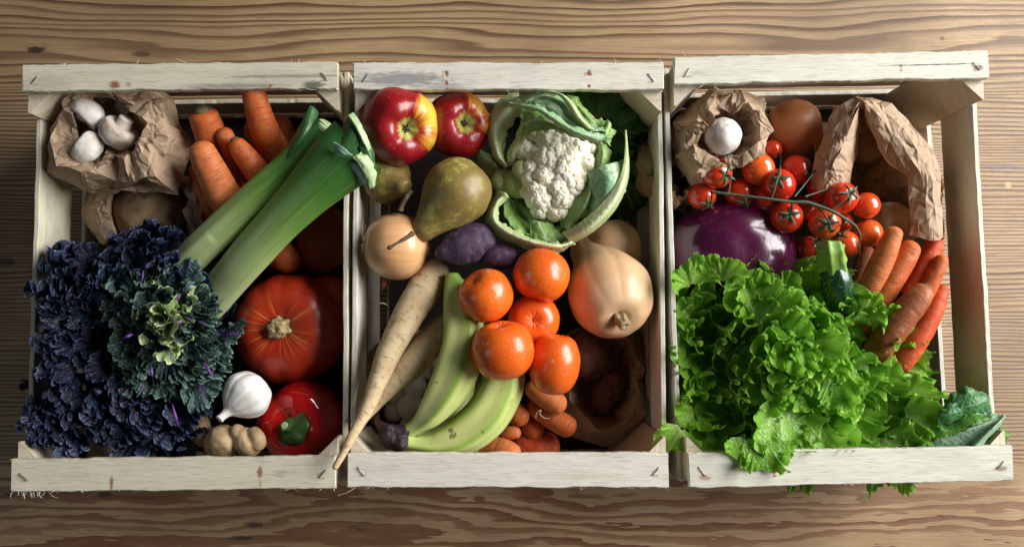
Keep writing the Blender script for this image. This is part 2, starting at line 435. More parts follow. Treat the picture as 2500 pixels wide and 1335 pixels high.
def mat_leafy(name, base, tip, rib, rough=0.35, transl=0.3, ribw=0.03, veins=16.0, rib_amt=1.0, edge=None, edge_pos=.93, bump=.5, glaze=None, spec=.5, tipfrac=(.1, .8)):
    # UVMap = (rho, lateral), UV2 = (phi01, rho)
    m = M(name); P = m.obj(True); r, l, _ = m.sep(m.uv()); ph, _, _ = m.sep(m.uv('UV2'))
    n = m.noise(P, 38.0, 3.0)
    c = m.mix(m.sm(r, *tipfrac), base, tip)
    c = m.mix(m.ma('MULTIPLY', n, .55), c, tuple(q * .55 for q in tip)); c = m.mix(m.ma('MULTIPLY', m.rand(), .45), c, tuple(q * k_ for q, k_ in zip(tip, (.45, .60, .5))))
    vv = m.ma('ABSOLUTE', m.ma('SINE', m.ma('ADD', m.ma('MULTIPLY', ph, veins * 3.1416), m.ma('MULTIPLY', n, 2.2))))
    vein = m.ma('MULTIPLY', m.sm(vv, .16, .0), m.sm(r, 1.0, .3))
    net = m.vor(P, 210.0, 'DISTANCE_TO_EDGE')
    netl = m.sm(net, .10, .0)
    c = m.mix(m.ma('MULTIPLY', vein, .45 * rib_amt), c, rib); c = m.mix(m.ma('MULTIPLY', netl, .16 * rib_amt), c, rib)
    mid = m.sm(m.ma('ADD', m.ma('ABSOLUTE', l), m.ma('MULTIPLY', r, ribw * .5)), ribw * 1.1, ribw * .4)
    mid = m.ma('MULTIPLY', mid, m.sm(r, .98, .8))
    c = m.mix(m.ma('MULTIPLY', mid, rib_amt), c, rib)
    if edge: c = m.mix(m.sm(m.ma('ADD', r, m.ma('MULTIPLY', m.ma('SUBTRACT', n, .5), .12)), edge_pos, edge_pos + .05), c, edge)
    if glaze: c = m.mix(m.ma('MULTIPLY', m.sm(m.noise(P, 24.0, 3.0), .45, .75), glaze[1]), c, glaze[0])
    h = m.ma('ADD', m.ma('MULTIPLY', m.sm(net, 0, .3), 1.0), m.ma('MULTIPLY', vein, -.8))
    return m.done(c, rough, m.bump(h, bump, 0.0008), spec=spec, transl=transl)

MT = {}
MT['table'] = mat_table()
MT['paper'] = mat_paper()
MT['staple'] = M('steel_staple').done((0.30, 0.29, 0.28), 0.35, metal=1.0)
MT['fibre'] = M('wood_fibre').done((0.75, 0.66, 0.50), 0.8)
MT['carrot'] = mat_carrot('carrot_skin', (0.58, 0.135, 0.028), (0.50, 0.095, 0.018))
MT['carrot_pale'] = mat_carrot('pale_carrot_skin', (0.66, 0.20, 0.06), (0.58, 0.15, 0.04))
MT['carrot_red'] = mat_carrot('red_carrot_skin', (0.66, 0.09, 0.02), (0.55, 0.06, 0.012))
MT['carrot_brown'] = mat_carrot('earthy_carrot_skin', (0.40, 0.115, 0.04), (0.28, 0.075, 0.028))
MT['crown'] = mat_veg('carrot_crown', (0.05, 0.045, 0.02), (0.14, 0.09, 0.04), 200.0, .8, bump=.6)
MT['green_stem'] = mat_veg('green_stem', (0.055, 0.085, 0.035), (0.03, 0.05, 0.02), 90.0, .6, bump=.4, bs=500.0)
MT['sepal'] = mat_veg('tomato_sepal', (0.04, 0.09, 0.035), (0.08, 0.14, 0.075), 120.0, .6)
MT['brown_stem'] = mat_veg('woody_stem', (0.16, 0.10, 0.05), (0.07, 0.045, 0.025), 160.0, .7, bump=.6, bs=500.0)
MT['corky'] = mat_veg('corky_stem', (0.50, 0.38, 0.19), (0.20, 0.13, 0.06), 170.0, .85, bump=1.0, bs=320.0, bd=.002)
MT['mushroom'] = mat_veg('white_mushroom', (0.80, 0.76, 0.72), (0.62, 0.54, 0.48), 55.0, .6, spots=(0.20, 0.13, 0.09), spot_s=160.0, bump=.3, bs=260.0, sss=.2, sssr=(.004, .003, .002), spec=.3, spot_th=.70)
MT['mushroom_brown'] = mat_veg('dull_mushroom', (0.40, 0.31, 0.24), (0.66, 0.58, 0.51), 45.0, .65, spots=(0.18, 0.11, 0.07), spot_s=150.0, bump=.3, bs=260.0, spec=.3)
MT['potato'] = mat_veg('potato_skin', (0.30, 0.20, 0.11), (0.16, 0.095, 0.05), 38.0, .75, spots=(0.09, 0.05, 0.03), spot_s=110.0, bump=.6, bs=140.0, bd=.0012, spec=.25, spot_th=.6)
MT['potato_pale'] = mat_veg('pale_potato_skin', (0.46, 0.36, 0.21), (0.33, 0.235, 0.13), 42.0, .7, spots=(0.17, 0.11, 0.06), spot_s=140.0, bump=.5, bs=160.0, spec=.25)
MT['ginger'] = mat_veg('ginger_skin', (0.48, 0.345, 0.20), (0.33, 0.215, 0.115), 60.0, .65, spots=(0.23, 0.14, 0.075), spot_s=150.0, bump=.7, bs=170.0, bd=.0012, spec=.3)
MT['squash'] = mat_veg('tan_squash_skin', (0.74, 0.49, 0.29), (0.66, 0.40, 0.21), 18.0, .38, bump=.12, bs=200.0, sss=.1, sssr=(.005, .003, .001))
MT['peel'] = mat_veg('brown_squash_skin', (0.50, 0.20, 0.075), (0.40, 0.14, 0.05), 22.0, .42, bump=.12, bs=200.0)
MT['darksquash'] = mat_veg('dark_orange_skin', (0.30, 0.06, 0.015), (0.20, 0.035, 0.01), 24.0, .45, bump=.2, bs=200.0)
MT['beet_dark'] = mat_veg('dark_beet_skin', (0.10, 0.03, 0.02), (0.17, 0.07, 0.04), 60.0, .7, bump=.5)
MT['curd'] = mat_veg('cauliflower_curd', (0.94, 0.88, 0.73), (0.90, 0.82, 0.64), 60.0, .75, bump=.7, bs=900.0, bd=.0007, sss=.35, sssr=(.005, .0035, .002), spec=.2)
MT['crownbanana'] = mat_veg('banana_crown', (0.012, 0.007, 0.010), (0.045, 0.018, 0.028), 200.0, .6, bump=.8, bs=300.0, bd=.0015)
MT['tomato_o'] = mat_veg('orange_red_tomato', (0.82, 0.135, 0.020), (0.70, 0.065, 0.012), 14.0, .2, bump=.03, sss=.15, sssr=(.006, .0015, .0006), coat=.4, coatr=.1)
MT['tomato'] = mat_veg('red_tomato', (0.68, 0.050, 0.012), (0.52, 0.020, 0.007), 14.0, .2, bump=.03, sss=.15, sssr=(.006, .001, .0004), coat=.4, coatr=.1)

def mat_mandarin():
    m = M('mandarin_peel'); P = m.obj(True)
    n = m.noise(P, 30.0, 3.0); c = m.mix(m.sm(n, .3, .7), (0.86, 0.165, 0.014), (0.80, 0.115, 0.010))
    vo = m.vor(P, 420.0); c = m.mix(m.ma('MULTIPLY', m.sm(vo, .26, .1), .25), c, (0.55, 0.09, 0.01)); c = m.mix(m.ma('MULTIPLY', m.rand(), .45), c, (0.72, 0.09, 0.01))
    scar = m.noise(P, 75.0, 5.0, .7); c = m.mix(m.ma('MULTIPLY', m.sm(scar, .61, .68), .55), c, (0.85, 0.5, 0.28))
    h = m.ma('ADD', m.sm(vo, 0.05, .4), m.ma('MULTIPLY', m.noise(P, 120.0, 3.0), .9))
    return m.done(c, 0.27, m.bump(h, .32, .0009), sss=.12, sssr=(.006, .002, .0006), coat=.25, coatr=.2)
MT['mandarin'] = mat_mandarin()
def meridian(m, P, k, zk=0.0, scale=1.0, detail=3.0):
    x, y, z = m.sep(P); n = m.vm('NORMALIZE', m.comb(x, y, 0.0))
    return m.noise(m.vm('ADD', m.mul(n, (k, k, k)), m.comb(0.0, 0.0, m.ma('MULTIPLY', z, zk))), scale, detail, .6)
def mat_apple():
    m = M('red_yellow_apple_skin'); P = m.obj(); x, y, z = m.sep(P)
    s = meridian(m, P, 3.2, 30.0, 1.0, 5.0); b = m.noise(P, 26.0, 2.0)
    red = m.mix(s, (0.20, 0.004, 0.010), (0.40, 0.012, 0.014))
    yel = m.mix(b, (0.80, 0.50, 0.045), (0.70, 0.60, 0.08))
    xy = m.ma('MULTIPLY', x, 9.0)
    f = m.ma('ADD', m.ma('MULTIPLY', z, 34.0), m.ma('MULTIPLY', m.ma('SUBTRACT', s, .5), 2.0))
    f = m.ma('ADD', f, m.ma('SUBTRACT', m.ma('MULTIPLY', x, 25.0), m.ma('MULTIPLY', y, 17.0)))
    c = m.mix(m.sm(f, 1.25, 1.60), red, (0.62, 0.13, 0.02)); c = m.mix(m.sm(f, 1.45, 2.0), c, yel)
    rr = m.vm('LENGTH', m.comb(x, y, 0.0))
    g = m.ma('MULTIPLY', m.sm(m.ma('ADD', rr, m.ma('MULTIPLY', m.ma('SUBTRACT', s, .5), .012)), .0125, .007), m.sm(z, 0.0, 0.01))
    c = m.mix(g, c, (0.42, 0.40, 0.10)); g2 = m.ma('MULTIPLY', m.sm(rr, .006, .001), m.sm(z, 0.0, 0.01)); c = m.mix(g2, c, (0.07, 0.07, 0.03))
    sp = m.vor(P, 170.0); c = m.mix(m.ma('MULTIPLY', m.sm(sp, .12, .05), .5), c, (0.8, 0.5, 0.35))
    return m.done(c, .34, m.bump(m.noise(P, 200.0, 2.0), .04, .001), coat=.2, coatr=.25)
MT['apple'] = mat_apple()
def mat_pear():
    m = M('olive_russet_pear_skin'); P = m.obj(True); n = m.noise(P, 26.0, 4.0); f = m.noise(P, 130.0, 5.0, .75)
    c = m.mix(m.sm(n, .35, .65), (0.22, 0.145, 0.045), (0.28, 0.21, 0.058))
    pt = m.ma('MULTIPLY', m.sm(f, .50, .58), m.sm(n, .42, .62)); c = m.mix(m.ma('MULTIPLY', pt, .8), c, (0.50, 0.48, 0.11))
    sp = m.vor(P, 330.0); c = m.mix(m.ma('MULTIPLY', m.sm(sp, .16, .06), .45), c, (0.13, 0.085, 0.03))
    return m.done(c, .42, m.bump(f, .15, .0008), spec=.5)
MT['pear'] = mat_pear()
def mat_onion():
    m = M('golden_onion_skin'); P = m.obj(); s = meridian(m, P, 9.0, 5.0, 1.0, 4.0); n = m.noise(P, 16.0, 2.0)
    c = m.mix(m.sm(s, .3, .7), (0.80, 0.47, 0.24), (0.70, 0.35, 0.14)); c = m.mix(m.ma('MULTIPLY', m.sm(n, .45, .7), .5), c, (0.76, 0.47, 0.26))
    l = meridian(m, P, 26.0, 4.0, 1.0, 2.0); c = m.mix(m.ma('MULTIPLY', m.sm(l, .60, .70), .5), c, (0.40, 0.15, 0.05))
    return m.done(c, .3, m.bump(s, .2, .001), sss=.1, sssr=(.005, .003, .001), coat=.2, coatr=.2)
MT['onion'] = mat_onion()
def mat_pumpkin():
    m = M('red_orange_pumpkin_skin'); P = m.obj(); x, y, z = m.sep(P); s = meridian(m, P, 13.0, 9.0, 1.0, 4.0); n = m.noise(P, 20.0, 3.0)
    c = m.mix(m.sm(n, .3, .7), (0.44, 0.034, 0.009), (0.32, 0.018, 0.006))
    rr = m.vm('LENGTH', m.comb(x, y, 0.0))
    st = m.ma('MULTIPLY', m.sm(s, .50, .66), m.sm(m.ma('ADD', rr, m.ma('MULTIPLY', n, .02)), .055, .022))
    c = m.mix(m.ma('MULTIPLY', st, .75), c, (0.72, 0.27, 0.055))
    pk = m.sm(m.noise(P, 110.0, 4.0, .7), .68, .74); c = m.mix(m.ma('MULTIPLY', pk, .4), c, (0.6, 0.25, 0.12))
    return m.done(c, .36, m.bump(n, .15, .001), coat=.15, coatr=.3)
MT['pumpkin'] = mat_pumpkin()
MT['pepper'] = mat_veg('glossy_red_pepper_skin', (0.50, 0.008, 0.008), (0.42, 0.006, 0.006), 24.0, .12, bump=.06, bs=90.0, coat=.6, coatr=.06)
MT['pepper_green'] = mat_veg('pepper_stalk_green', (0.05, 0.13, 0.02), (0.025, 0.065, 0.012), 110.0, .4, bump=.5, bs=240.0)
def mat_garlic():
    m = M('papery_garlic_skin'); P = m.obj(); s = meridian(m, P, 16.0, 6.0, 1.0, 4.0); n = m.noise(P, 40.0, 3.0)
    c = m.mix(m.sm(s, .4, .75), (0.82, 0.79, 0.76), (0.62, 0.56, 0.52)); c = m.mix(m.ma('MULTIPLY', n, .25), c, (0.72, 0.66, 0.60))
    return m.done(c, .5, m.bump(s, .5, .0015), sss=.2, sssr=(.004, .003, .003), spec=.4)
MT['garlic'] = mat_garlic()
def mat_leek():
    m = M('leek_sheath'); P = m.obj(); u, v, _ = m.sep(m.uv())
    st = m.noise(m.comb(m.ma('MULTIPLY', u, 2.5), m.ma('MULTIPLY', v, 46.0)), 1.0, 4.0, .6)
    c = m.ramp(m.ma('ADD', u, m.ma('MULTIPLY', m.ma('SUBTRACT', st, .5), .25)), [(0.0, (0.54, 0.60, 0.34)), (0.38, (0.40, 0.52, 0.19)), (0.60, (0.18, 0.35, 0.06)), (0.80, (0.07, 0.20, 0.03)), (1.0, (0.03, 0.12, 0.028))])
    c = m.mix(m.ma('MULTIPLY', m.sm(st, .5, .7), .2), c, (0.10, 0.22, 0.05)); c = m.mix(m.ma('MULTIPLY', m.sm(st, .48, .3), .10), c, (0.62, 0.68, 0.42))
    return m.done(c, .36, m.bump(st, .35, .0009), sss=.08, sssr=(.003, .004, .001), spec=.5)
MT['leek'] = mat_leek()
MT['leek_leaf'] = mat_veg('leek_leaf', (0.03, 0.10, 0.035), (0.045, 0.14, 0.035), 60.0, .38, bump=.2, stretch=(1, 1, 6))
MT['leek_cut'] = mat_veg('leek_cut_edge', (0.50, 0.62, 0.36), (0.36, 0.50, 0.22), 120.0, .5, bump=.3)
MT['leek_pale'] = mat_veg('leek_pale_leaf', (0.20, 0.36, 0.25), (0.28, 0.44, 0.32), 70.0, .4, bump=.2)
def mat_banana():
    m = M('green_yellow_banana_skin'); P = m.obj(True); u, v, _ = m.sep(m.uv()); n = m.noise(P, 24.0, 3.0)
    rid = m.ma('ABSOLUTE', m.ma('SINE', m.ma('MULTIPLY', m.ma('ADD', v, 0.0), 3.14159 * 5)))
    c = m.mix(m.sm(m.ma('ADD', rid, m.ma('MULTIPLY', n, .5)), .2, 1.0), (0.30, 0.46, 0.07), (0.64, 0.68, 0.25))
    c = m.mix(m.sm(u, .22, .0), c, (0.52, 0.64, 0.20)); c = m.mix(m.sm(u, .75, 1.0), c, (0.26, 0.44, 0.07))
    sp = m.noise(P, 95.0, 3.0); c = m.mix(m.ma('MULTIPLY', m.sm(sp, .66, .71), .75), c, (0.12, 0.09, 0.04))
    fr = m.noise(m.mul(P, (1, 1, 1)), 330.0, 2.0); c = m.mix(m.ma('MULTIPLY', m.sm(fr, .66, .72), .35), c, (0.20, 0.19, 0.06))
    bl = m.noise(P, 9.0, 3.0); c = m.mix(m.ma('MULTIPLY', m.sm(bl, .45, .7), .4), c, (0.34, 0.48, 0.09))
    return m.done(c, .42, m.bump(n, .1, .001), sss=.08, sssr=(.004, .003, .001), spec=.45)
MT['banana'] = mat_banana()
def mat_parsnip(name, k=1.0):
    m = M(name); P = m.obj(True); u, v, _ = m.sep(m.uv()); n = m.noise(P, 45.0, 4.0)
    c = m.mix(m.sm(n, .35, .65), (0.68 * k, 0.52 * k, 0.31 * k), (0.58 * k, 0.42 * k, 0.23 * k))
    ring = m.noise(m.comb(m.ma('MULTIPLY', u, 70.0), m.ma('MULTIPLY', v, 7.0)), 1.0, 3.0, .7)
    c = m.mix(m.ma('MULTIPLY', m.sm(ring, .56, .66), .6), c, (0.27, 0.15, 0.06))
    d = m.noise(P, 90.0, 4.0, .7); c = m.mix(m.ma('MULTIPLY', m.sm(d, .56, .68), .55 + (1 - k)), c, (0.19, 0.11, 0.05))
    return m.done(c, .62, m.bump(m.ma('SUBTRACT', d, ring), .6, .0012), sss=.1, sssr=(.004, .003, .002), spec=.3)
MT['parsnip'] = mat_parsnip('cream_parsnip_skin'); MT['parsnip_dirty'] = mat_parsnip('earthy_parsnip_skin', .85)
def mat_beet():
    m = M('purple_root_skin'); P = m.obj(True); n = m.noise(P, 40.0, 4.0); f = m.noise(P, 160.0, 4.0, .7)
    c = m.mix(m.sm(n, .35, .65), (0.04, 0.016, 0.042), (0.085, 0.05, 0.09)); c = m.mix(m.ma('MULTIPLY', m.sm(f, .5, .7), .3), c, (0.26, 0.21, 0.25))
    return m.done(c, .6, m.bump(f, .4, .001), spec=.35)
MT['purple_root'] = mat_beet()
def mat_cabbage():
    m = M('red_cabbage_skin'); P = m.obj(); n = m.noise(P, 22.0, 3.0); s = m.noise(m.mul(P, (1.0, 1.0, 3.0)), 14.0, 4.0, .6, 1.2)
    c = m.mix(m.sm(n, .35, .65), (0.085, 0.005, 0.038), (0.05, 0.003, 0.03)); v = m.sm(m.ma('ABSOLUTE', m.ma('SUBTRACT', s, .5)), .012, .002)
    c = m.mix(m.ma('MULTIPLY', v, .03), c, (0.34, 0.16, 0.30))
    return m.done(c, .26, m.bump(m.ma('ADD', s, m.ma('MULTIPLY', v, .01)), .3, .004), coat=.6, coatr=.08)
MT['cabbage'] = mat_cabbage()
def mat_zuc():
    m = M('dark_green_zucchini_skin'); P = m.obj(); s = meridian(m, P, 9.0, 3.0, 1.0, 3.0); f = m.noise(P, 260.0, 2.0)
    c = m.mix(m.sm(s, .45, .6), (0.012, 0.04, 0.018), (0.022, 0.075, 0.028)); c = m.mix(m.ma('MULTIPLY', m.sm(f, .60, .68), .6), c, (0.12, 0.22, 0.10))
    return m.done(c, .25, m.bump(s, .2, .001), coat=.2)
MT['zucchini'] = mat_zuc()
MT['zuc_stem'] = mat_veg('pale_green_zucchini_stalk', (0.27, 0.42, 0.08), (0.17, 0.30, 0.05), 90.0, .45, bump=.4, bs=200.0)
MT['lettuce'] = mat_leafy('lettuce_leaf', (0.38, 0.60, 0.13), (0.29, 0.59, 0.05), (0.54, 0.70, 0.28), rough=.30, transl=.40, ribw=.05, veins=11, rib_amt=.55, edge=(0.42, 0.70, 0.14), edge_pos=.95, spec=.4)
MT['lettuce_dark'] = mat_leafy('dark_lettuce_leaf', (0.08, 0.22, 0.035), (0.03, 0.125, 0.012), (0.2, 0.34, 0.12), rough=.35, transl=.2, ribw=.05, veins=9, rib_amt=.5)
MT['kale_purple'] = mat_leafy('purple_kale_leaf', (0.015, 0.008, 0.03), (0.009, 0.012, 0.032), (0.05, 0.02, 0.09), rough=.55, transl=.05, ribw=.05, veins=9, rib_amt=.9, glaze=((0.018, 0.048, 0.095), .6), edge=(0.045, 0.07, 0.15), bump=.8, tipfrac=(.05, .4))
MT['kale_teal'] = mat_leafy('teal_kale_leaf', (0.12, 0.16, 0.16), (0.035, 0.085, 0.065), (0.24, 0.07, 0.42), rough=.5, transl=.10, ribw=.055, veins=9, rib_amt=.9, glaze=((0.11, 0.19, 0.17), .6), edge=(0.12, 0.22, 0.15), edge_pos=.93, bump=.8, tipfrac=(.05, .4))
MT['kale_heart'] = mat_leafy('pale_kale_heart_leaf', (0.62, 0.66, 0.30), (0.38, 0.52, 0.18), (0.45, 0.28, 0.55), rough=.5, transl=.15, ribw=.07, veins=7, rib_amt=.8, edge=(0.62, 0.70, 0.36), edge_pos=.88, bump=.6)
def mat_cleaf(name, a, b, rib, k=14.0, tr=.22, ribpos=.5, ribw=.06):
    # UV: u along, v across
    m = M(name); P = m.obj(); u, v, _ = m.sep(m.uv()); n = m.noise(P, 30.0, 3.0)
    c = m.mix(m.sm(n, .3, .7), a, b)
    dv = m.ma('ABSOLUTE', m.ma('SUBTRACT', v, ribpos))
    side = m.ma('ABSOLUTE', m.ma('SINE', m.ma('ADD', m.ma('MULTIPLY', m.ma('SUBTRACT', u, m.ma('MULTIPLY', dv, .5)), k * 3.1416), m.ma('MULTIPLY', n, 1.5))))
    sv = m.sm(side, .16, .0); c = m.mix(m.ma('MULTIPLY', sv, .9), c, rib)
    net = m.vor(P, 170.0, 'DISTANCE_TO_EDGE'); c = m.mix(m.ma('MULTIPLY', m.sm(net, .07, 0), .25), c, rib)
    mid = m.sm(dv, ribw, ribw * .35); c = m.mix(mid, c, rib)
    return m.done(c, .4, m.bump(m.ma('SUBTRACT', m.sm(net, 0, .3), m.ma('MULTIPLY', sv, -1.0)), .35, .0009), spec=.4, transl=tr)
MT['cl_green'] = mat_cleaf('cauliflower_leaf_green', (0.33, 0.52, 0.14), (0.20, 0.40, 0.08), (0.62, 0.72, 0.42))
MT['cl_blue'] = mat_cleaf('cauliflower_leaf_bluegreen', (0.24, 0.50, 0.25), (0.38, 0.60, 0.33), (0.66, 0.76, 0.50))
MT['cl_pale'] = mat_cleaf('cauliflower_leaf_pale', (0.60, 0.68, 0.34), (0.44, 0.58, 0.22), (0.72, 0.76, 0.50), ribw=.16)
MT['kohl_dark'] = mat_cleaf('brassica_leaf_dark', (0.04, 0.15, 0.055), (0.05, 0.19, 0.045), (0.22, 0.36, 0.18), k=9.0, ribw=.018, tr=.12)
MT['kohl_back'] = mat_cleaf('brassica_leaf_underside', (0.20, 0.38, 0.22), (0.27, 0.44, 0.27), (0.60, 0.72, 0.58), k=8.0, ribw=.03, tr=.1)
MT['kohl_green'] = mat_cleaf('brassica_leaf_green', (0.11, 0.30, 0.03), (0.07, 0.22, 0.025), (0.2, 0.34, 0.12), k=9.0, ribw=.02, tr=.2)
# ------------------------------------------------------------------ table
def structure(o): o['kind'] = 'structure'; return o
V = np.array([[-3, -2.5, 0], [3, -2.5, 0], [3, 2.5, 0], [-3, 2.5, 0], [-3, -2.5, -.04], [3, -2.5, -.04], [3, 2.5, -.04], [-3, 2.5, -.04]], float)
F = [[0, 1, 2, 3], [7, 6, 5, 4], [0, 4, 5, 1], [1, 5, 6, 2], [2, 6, 7, 3], [3, 7, 4, 0]]
structure(link('table_top', mesh_from(V, F, smooth=False), MT['table']))

# a sawn board: box subdivided along its length with uneven edges, centred, length along X
def board_mesh(L, w, t, rough=0.0009, n=70, seed=0, shear=0.0, notch=0.0):
    xs = np.linspace(-L / 2, L / 2, n); b = min(.0007, t * .2)
    sec = np.array([(-w / 2 + b, t / 2), (w / 2 - b, t / 2), (w / 2, t / 2 - b), (w / 2, -t / 2 + b), (w / 2 - b, -t / 2), (-w / 2 + b, -t / 2), (-w / 2, -t / 2 + b), (-w / 2, t / 2 - b)])
    P = np.zeros((n, 8, 3)); P[:, :, 0] = xs[:, None]; P[:, :, 1] = sec[:, 0]; P[:, :, 2] = sec[:, 1]
    q = np.stack([xs * 60, np.full(n, seed * 1.7), np.zeros(n)], -1)
    for s_, k in ((1, 0), (-1, 1)):
        e = rough * (vn(q, 1.0, seed + k) + .6 * vn(q, 4.3, seed + 9 + k))
        msk = np.sign(sec[:, 1 - 1]) == s_
        P[:, msk, 1] += e[:, None] * 1.0
    P[:, :, 2] += (rough * .5 * vn(q, .3, seed + 4))[:, None]
    P[0, :, 0] += .0006 * RS.randn(8); P[-1, :, 0] += .0006 * RS.randn(8)
    V = P.reshape(-1, 3); F = grid_faces(n, 8, True)
    caps = np.array([[0, 1, 2, 7], [7, 2, 3, 6], [6, 3, 4, 5]])
    F = np.concatenate([F, caps, (caps + (n - 1) * 8)[:, ::-1]])
    return mesh_from(V, F, smooth=False)
def post_mesh(leg, h):
    b = .002
    tri = np.array([(0, 0), (leg, 0), (leg, b), (b, leg), (0, leg)])
    zs = np.linspace(0, h, 12); P = np.zeros((12, 5, 3)); P[:, :, :2] = tri; P[:, :, 2] = zs[:, None]
    P[1:-1, 2:4, :2] += .0003 * RS.randn(10, 2, 1)
    V = P.reshape(-1, 3); F = grid_faces(12, 5, True)[:, ::-1]
    V = np.concatenate([V, [[leg / 3, leg / 3, 0], [leg / 3, leg / 3, h]]]); n = 60
    cap = []
    for j in range(5):
        k = (j + 1) % 5; cap.append([n, k, j, j]); cap.append([n + 1, 55 + j, 55 + k, 55 + k])
    return tri_ok(V, np.concatenate([F, np.array(cap)]), smooth=False)
def staple_mesh():
    pts = [(-.0050, 0, -.003), (-.0048, 0, .0008), (-.0025, 0, .0014), (.0025, 0, .0012), (.0048, 0, .0006), (.0050, 0, -.003)]
    V, F, uv = sweep_vf(pts, [.00045] * 6, seg=8, rings=24, caps=(0, 0), up0=(0, 1, 0)); return tri_ok(V, F)
STAPLE = staple_mesh()
KN = (0.24, 0.075, 0.02); GR = (0.10, 0.10, 0.11); DK = (0.05, 0.045, 0.045)
def crate(name, label, cx, cy, W, L, ang, top_w, bot_w, top_spots, bot_spots, seed, tint):
    root = empty('wooden_crate', (cx, cy, 0.0), label, 'crate', 'slatted wooden crates side by side')
    root.rotation_euler = (0, 0, ang)
    T = .0085; S = .005; PH = RIM - T; LEG = .040
    mt_post = mat_crate('crate_post_wood', axis='z', tint=(0.66, 0.57, 0.43), seed=seed + .3)
    mx = mat_crate('crate_end_slat_wood', axis='x', tint=tint, seed=seed + 1.1); my = mat_crate('crate_side_slat_wood', axis='y', tint=tint, seed=seed + 2.1)
    rust = lambda w, sg: [(sx * (W / 2 - .012) + d, sg * .002, .004, .0014, (0.30, 0.19, 0.12), .5) for sx, d in ((-1, .001), (1, -.001))]
    top_spots = list(top_spots) + rust(top_w, -1); bot_spots = list(bot_spots) + rust(bot_w, -.5)
    tm = mat_crate('crate_top_rail_wood', top_spots, tint=tint, seed=seed + 3.1); bm = mat_crate('crate_bottom_rail_wood', bot_spots, tint=tint, seed=seed + 4.1)
    k = int(seed * 10)
    def put(o, loc, rz=0.0): o.location = loc; o.rotation_euler = (0, 0, rz); return o
    # rust round the staples is in the rail material
    r1 = put(link('top_rail', board_mesh(W, top_w, T, seed=k + 1), tm, root), (0, L / 2 - top_w / 2, RIM - T / 2))
    r2 = put(link('top_rail', board_mesh(W, bot_w, T, seed=k + 2), bm, root), (0, -L / 2 + bot_w / 2, RIM - T / 2))
    pm = post_mesh(LEG, PH - .001)
    for sx, sy, rz in ((-1, -1, 0), (1, -1, math.pi / 2), (1, 1, math.pi), (-1, 1, -math.pi / 2)):
        put(link('corner_post', pm, None, root), (sx * (W / 2 - .0003), sy * (L / 2 - S - .0003), 0.0), rz)
    pm.materials.append(mt_post)
    # end slats outside the posts
    for sy in (1, -1):
        for z0, z1 in ((RIM - .094, RIM - .034), (.006, RIM - .128 + .004)):
            o = link('end_slat', board_mesh(W, z1 - z0, S, seed=k + 3 + sy), mx, root)
            o.location = (0, sy * (L / 2 - S / 2), (z0 + z1) / 2); o.rotation_euler = (math.radians(90), 0, 0)
    for sx in (1, -1):
        for z0, z1 in ((RIM - .091, RIM - .032), (.006, RIM - .120)):
            o = link('side_slat', board_mesh(L - .001, z1 - z0, S, seed=k + 6 + sx + int(z0 * 100)), my2(my, mx), root)
            o.location = (sx * (W / 2 + S / 2), 0, (z0 + z1) / 2); o.rotation_euler = (math.radians(90), 0, math.radians(90))
    nb = 4; bw = .066
    for i in range(nb):
        o = link('floor_slat', board_mesh(L - .014, bw, .004, seed=k + 12 + i), mx, root)
        o.location = ((i - 1.5) * (W - .012) / nb, 0, .0042); o.rotation_euler = (0, 0, math.radians(90))
    ln = link('floor_shade_sheet', board_mesh(L - .022, W - .022, .002, rough=.001, seed=k + 30), MT['shade_sheet'], root); ln.location = (0, 0, .0078); ln.rotation_euler = (0, 0, math.radians(90))  # added dark sheet that keeps the crate floor black, in place of shade
    for rail, w, yy in ((r1, top_w, L / 2 - top_w / 2), (r2, bot_w, -L / 2 + bot_w / 2)):
        for sx in (-1, 1):
            s_ = link('staple', STAPLE, None, root)
            s_.location = (sx * (W / 2 - .012), yy - .002 * (1 if yy > 0 else .5), RIM - .0004)
            s_.rotation_euler = (0, 0, (.95 if yy > 0 else -.85) * (-sx) + rnd.uniform(-.15, .15))
    # torn fibres along the sawn edges
    parts = []
    rr = random.Random(int(seed * 77))
    for i in range(170):
        e = rr.choice([1, -1]); t = rr.random()
        near = rr.random() < .55
        x = (rr.choice([-1, 1]) * (W / 2 - rr.random() ** 2 * .05)) if near else rr.uniform(-W / 2, W / 2)
        if rr.random() < .62: y = e * (L / 2 - .0005); d = (rr.uniform(-1, 1), e * rr.uniform(.3, 1))
        else: y = e * (L / 2 - (top_w if e > 0 else bot_w)); d = (rr.uniform(-1, 1), -e * rr.uniform(.05, .4))
        ln = rr.uniform(.0015, .005) if near else rr.uniform(.001, .003)
        if rr.random() < .03: ln = .014
        z = RIM - rr.uniform(.0005, .007)
        p0 = np.array([x, y, z]); p1 = p0 + np.array([d[0], d[1], rr.uniform(-.3, .4)]) * ln * .5; p2 = p0 + np.array([d[0] * 1.3, d[1] * .9, rr.uniform(-.3, .7)]) * ln
        V_, F_, _ = sweep_vf([p0, p1, p2], [.0003, .00022, .00008], seg=4, rings=5, caps=(0, 0)); parts.append((V_, F_))
    if seed == 1.0:
        for i in range(16):
            x = -W / 2 + rr.uniform(.0, .030); y = -L / 2; z = RIM - rr.uniform(.001, .006); ln = rr.uniform(.004, .009)
            p0 = np.array([x, y, z]); p1 = p0 + np.array([rr.uniform(-.5, .5), -1, .1]) * ln * .5; p2 = p1 + np.array([rr.uniform(-1, 1), -.8, rr.uniform(-.5, .5)]) * ln * .5
            V_, F_, _ = sweep_vf([p0, p1, p2], [.0003, .00024, .0001], seg=4, rings=6, caps=(0, 0)); parts.append((V_, F_))
    V_, F_ = join(parts)
    f = link('torn_fibres', tri_ok(V_, F_), MT['fibre'], root); f['kind'] = 'stuff'
    return root
def my2(a, b): return b
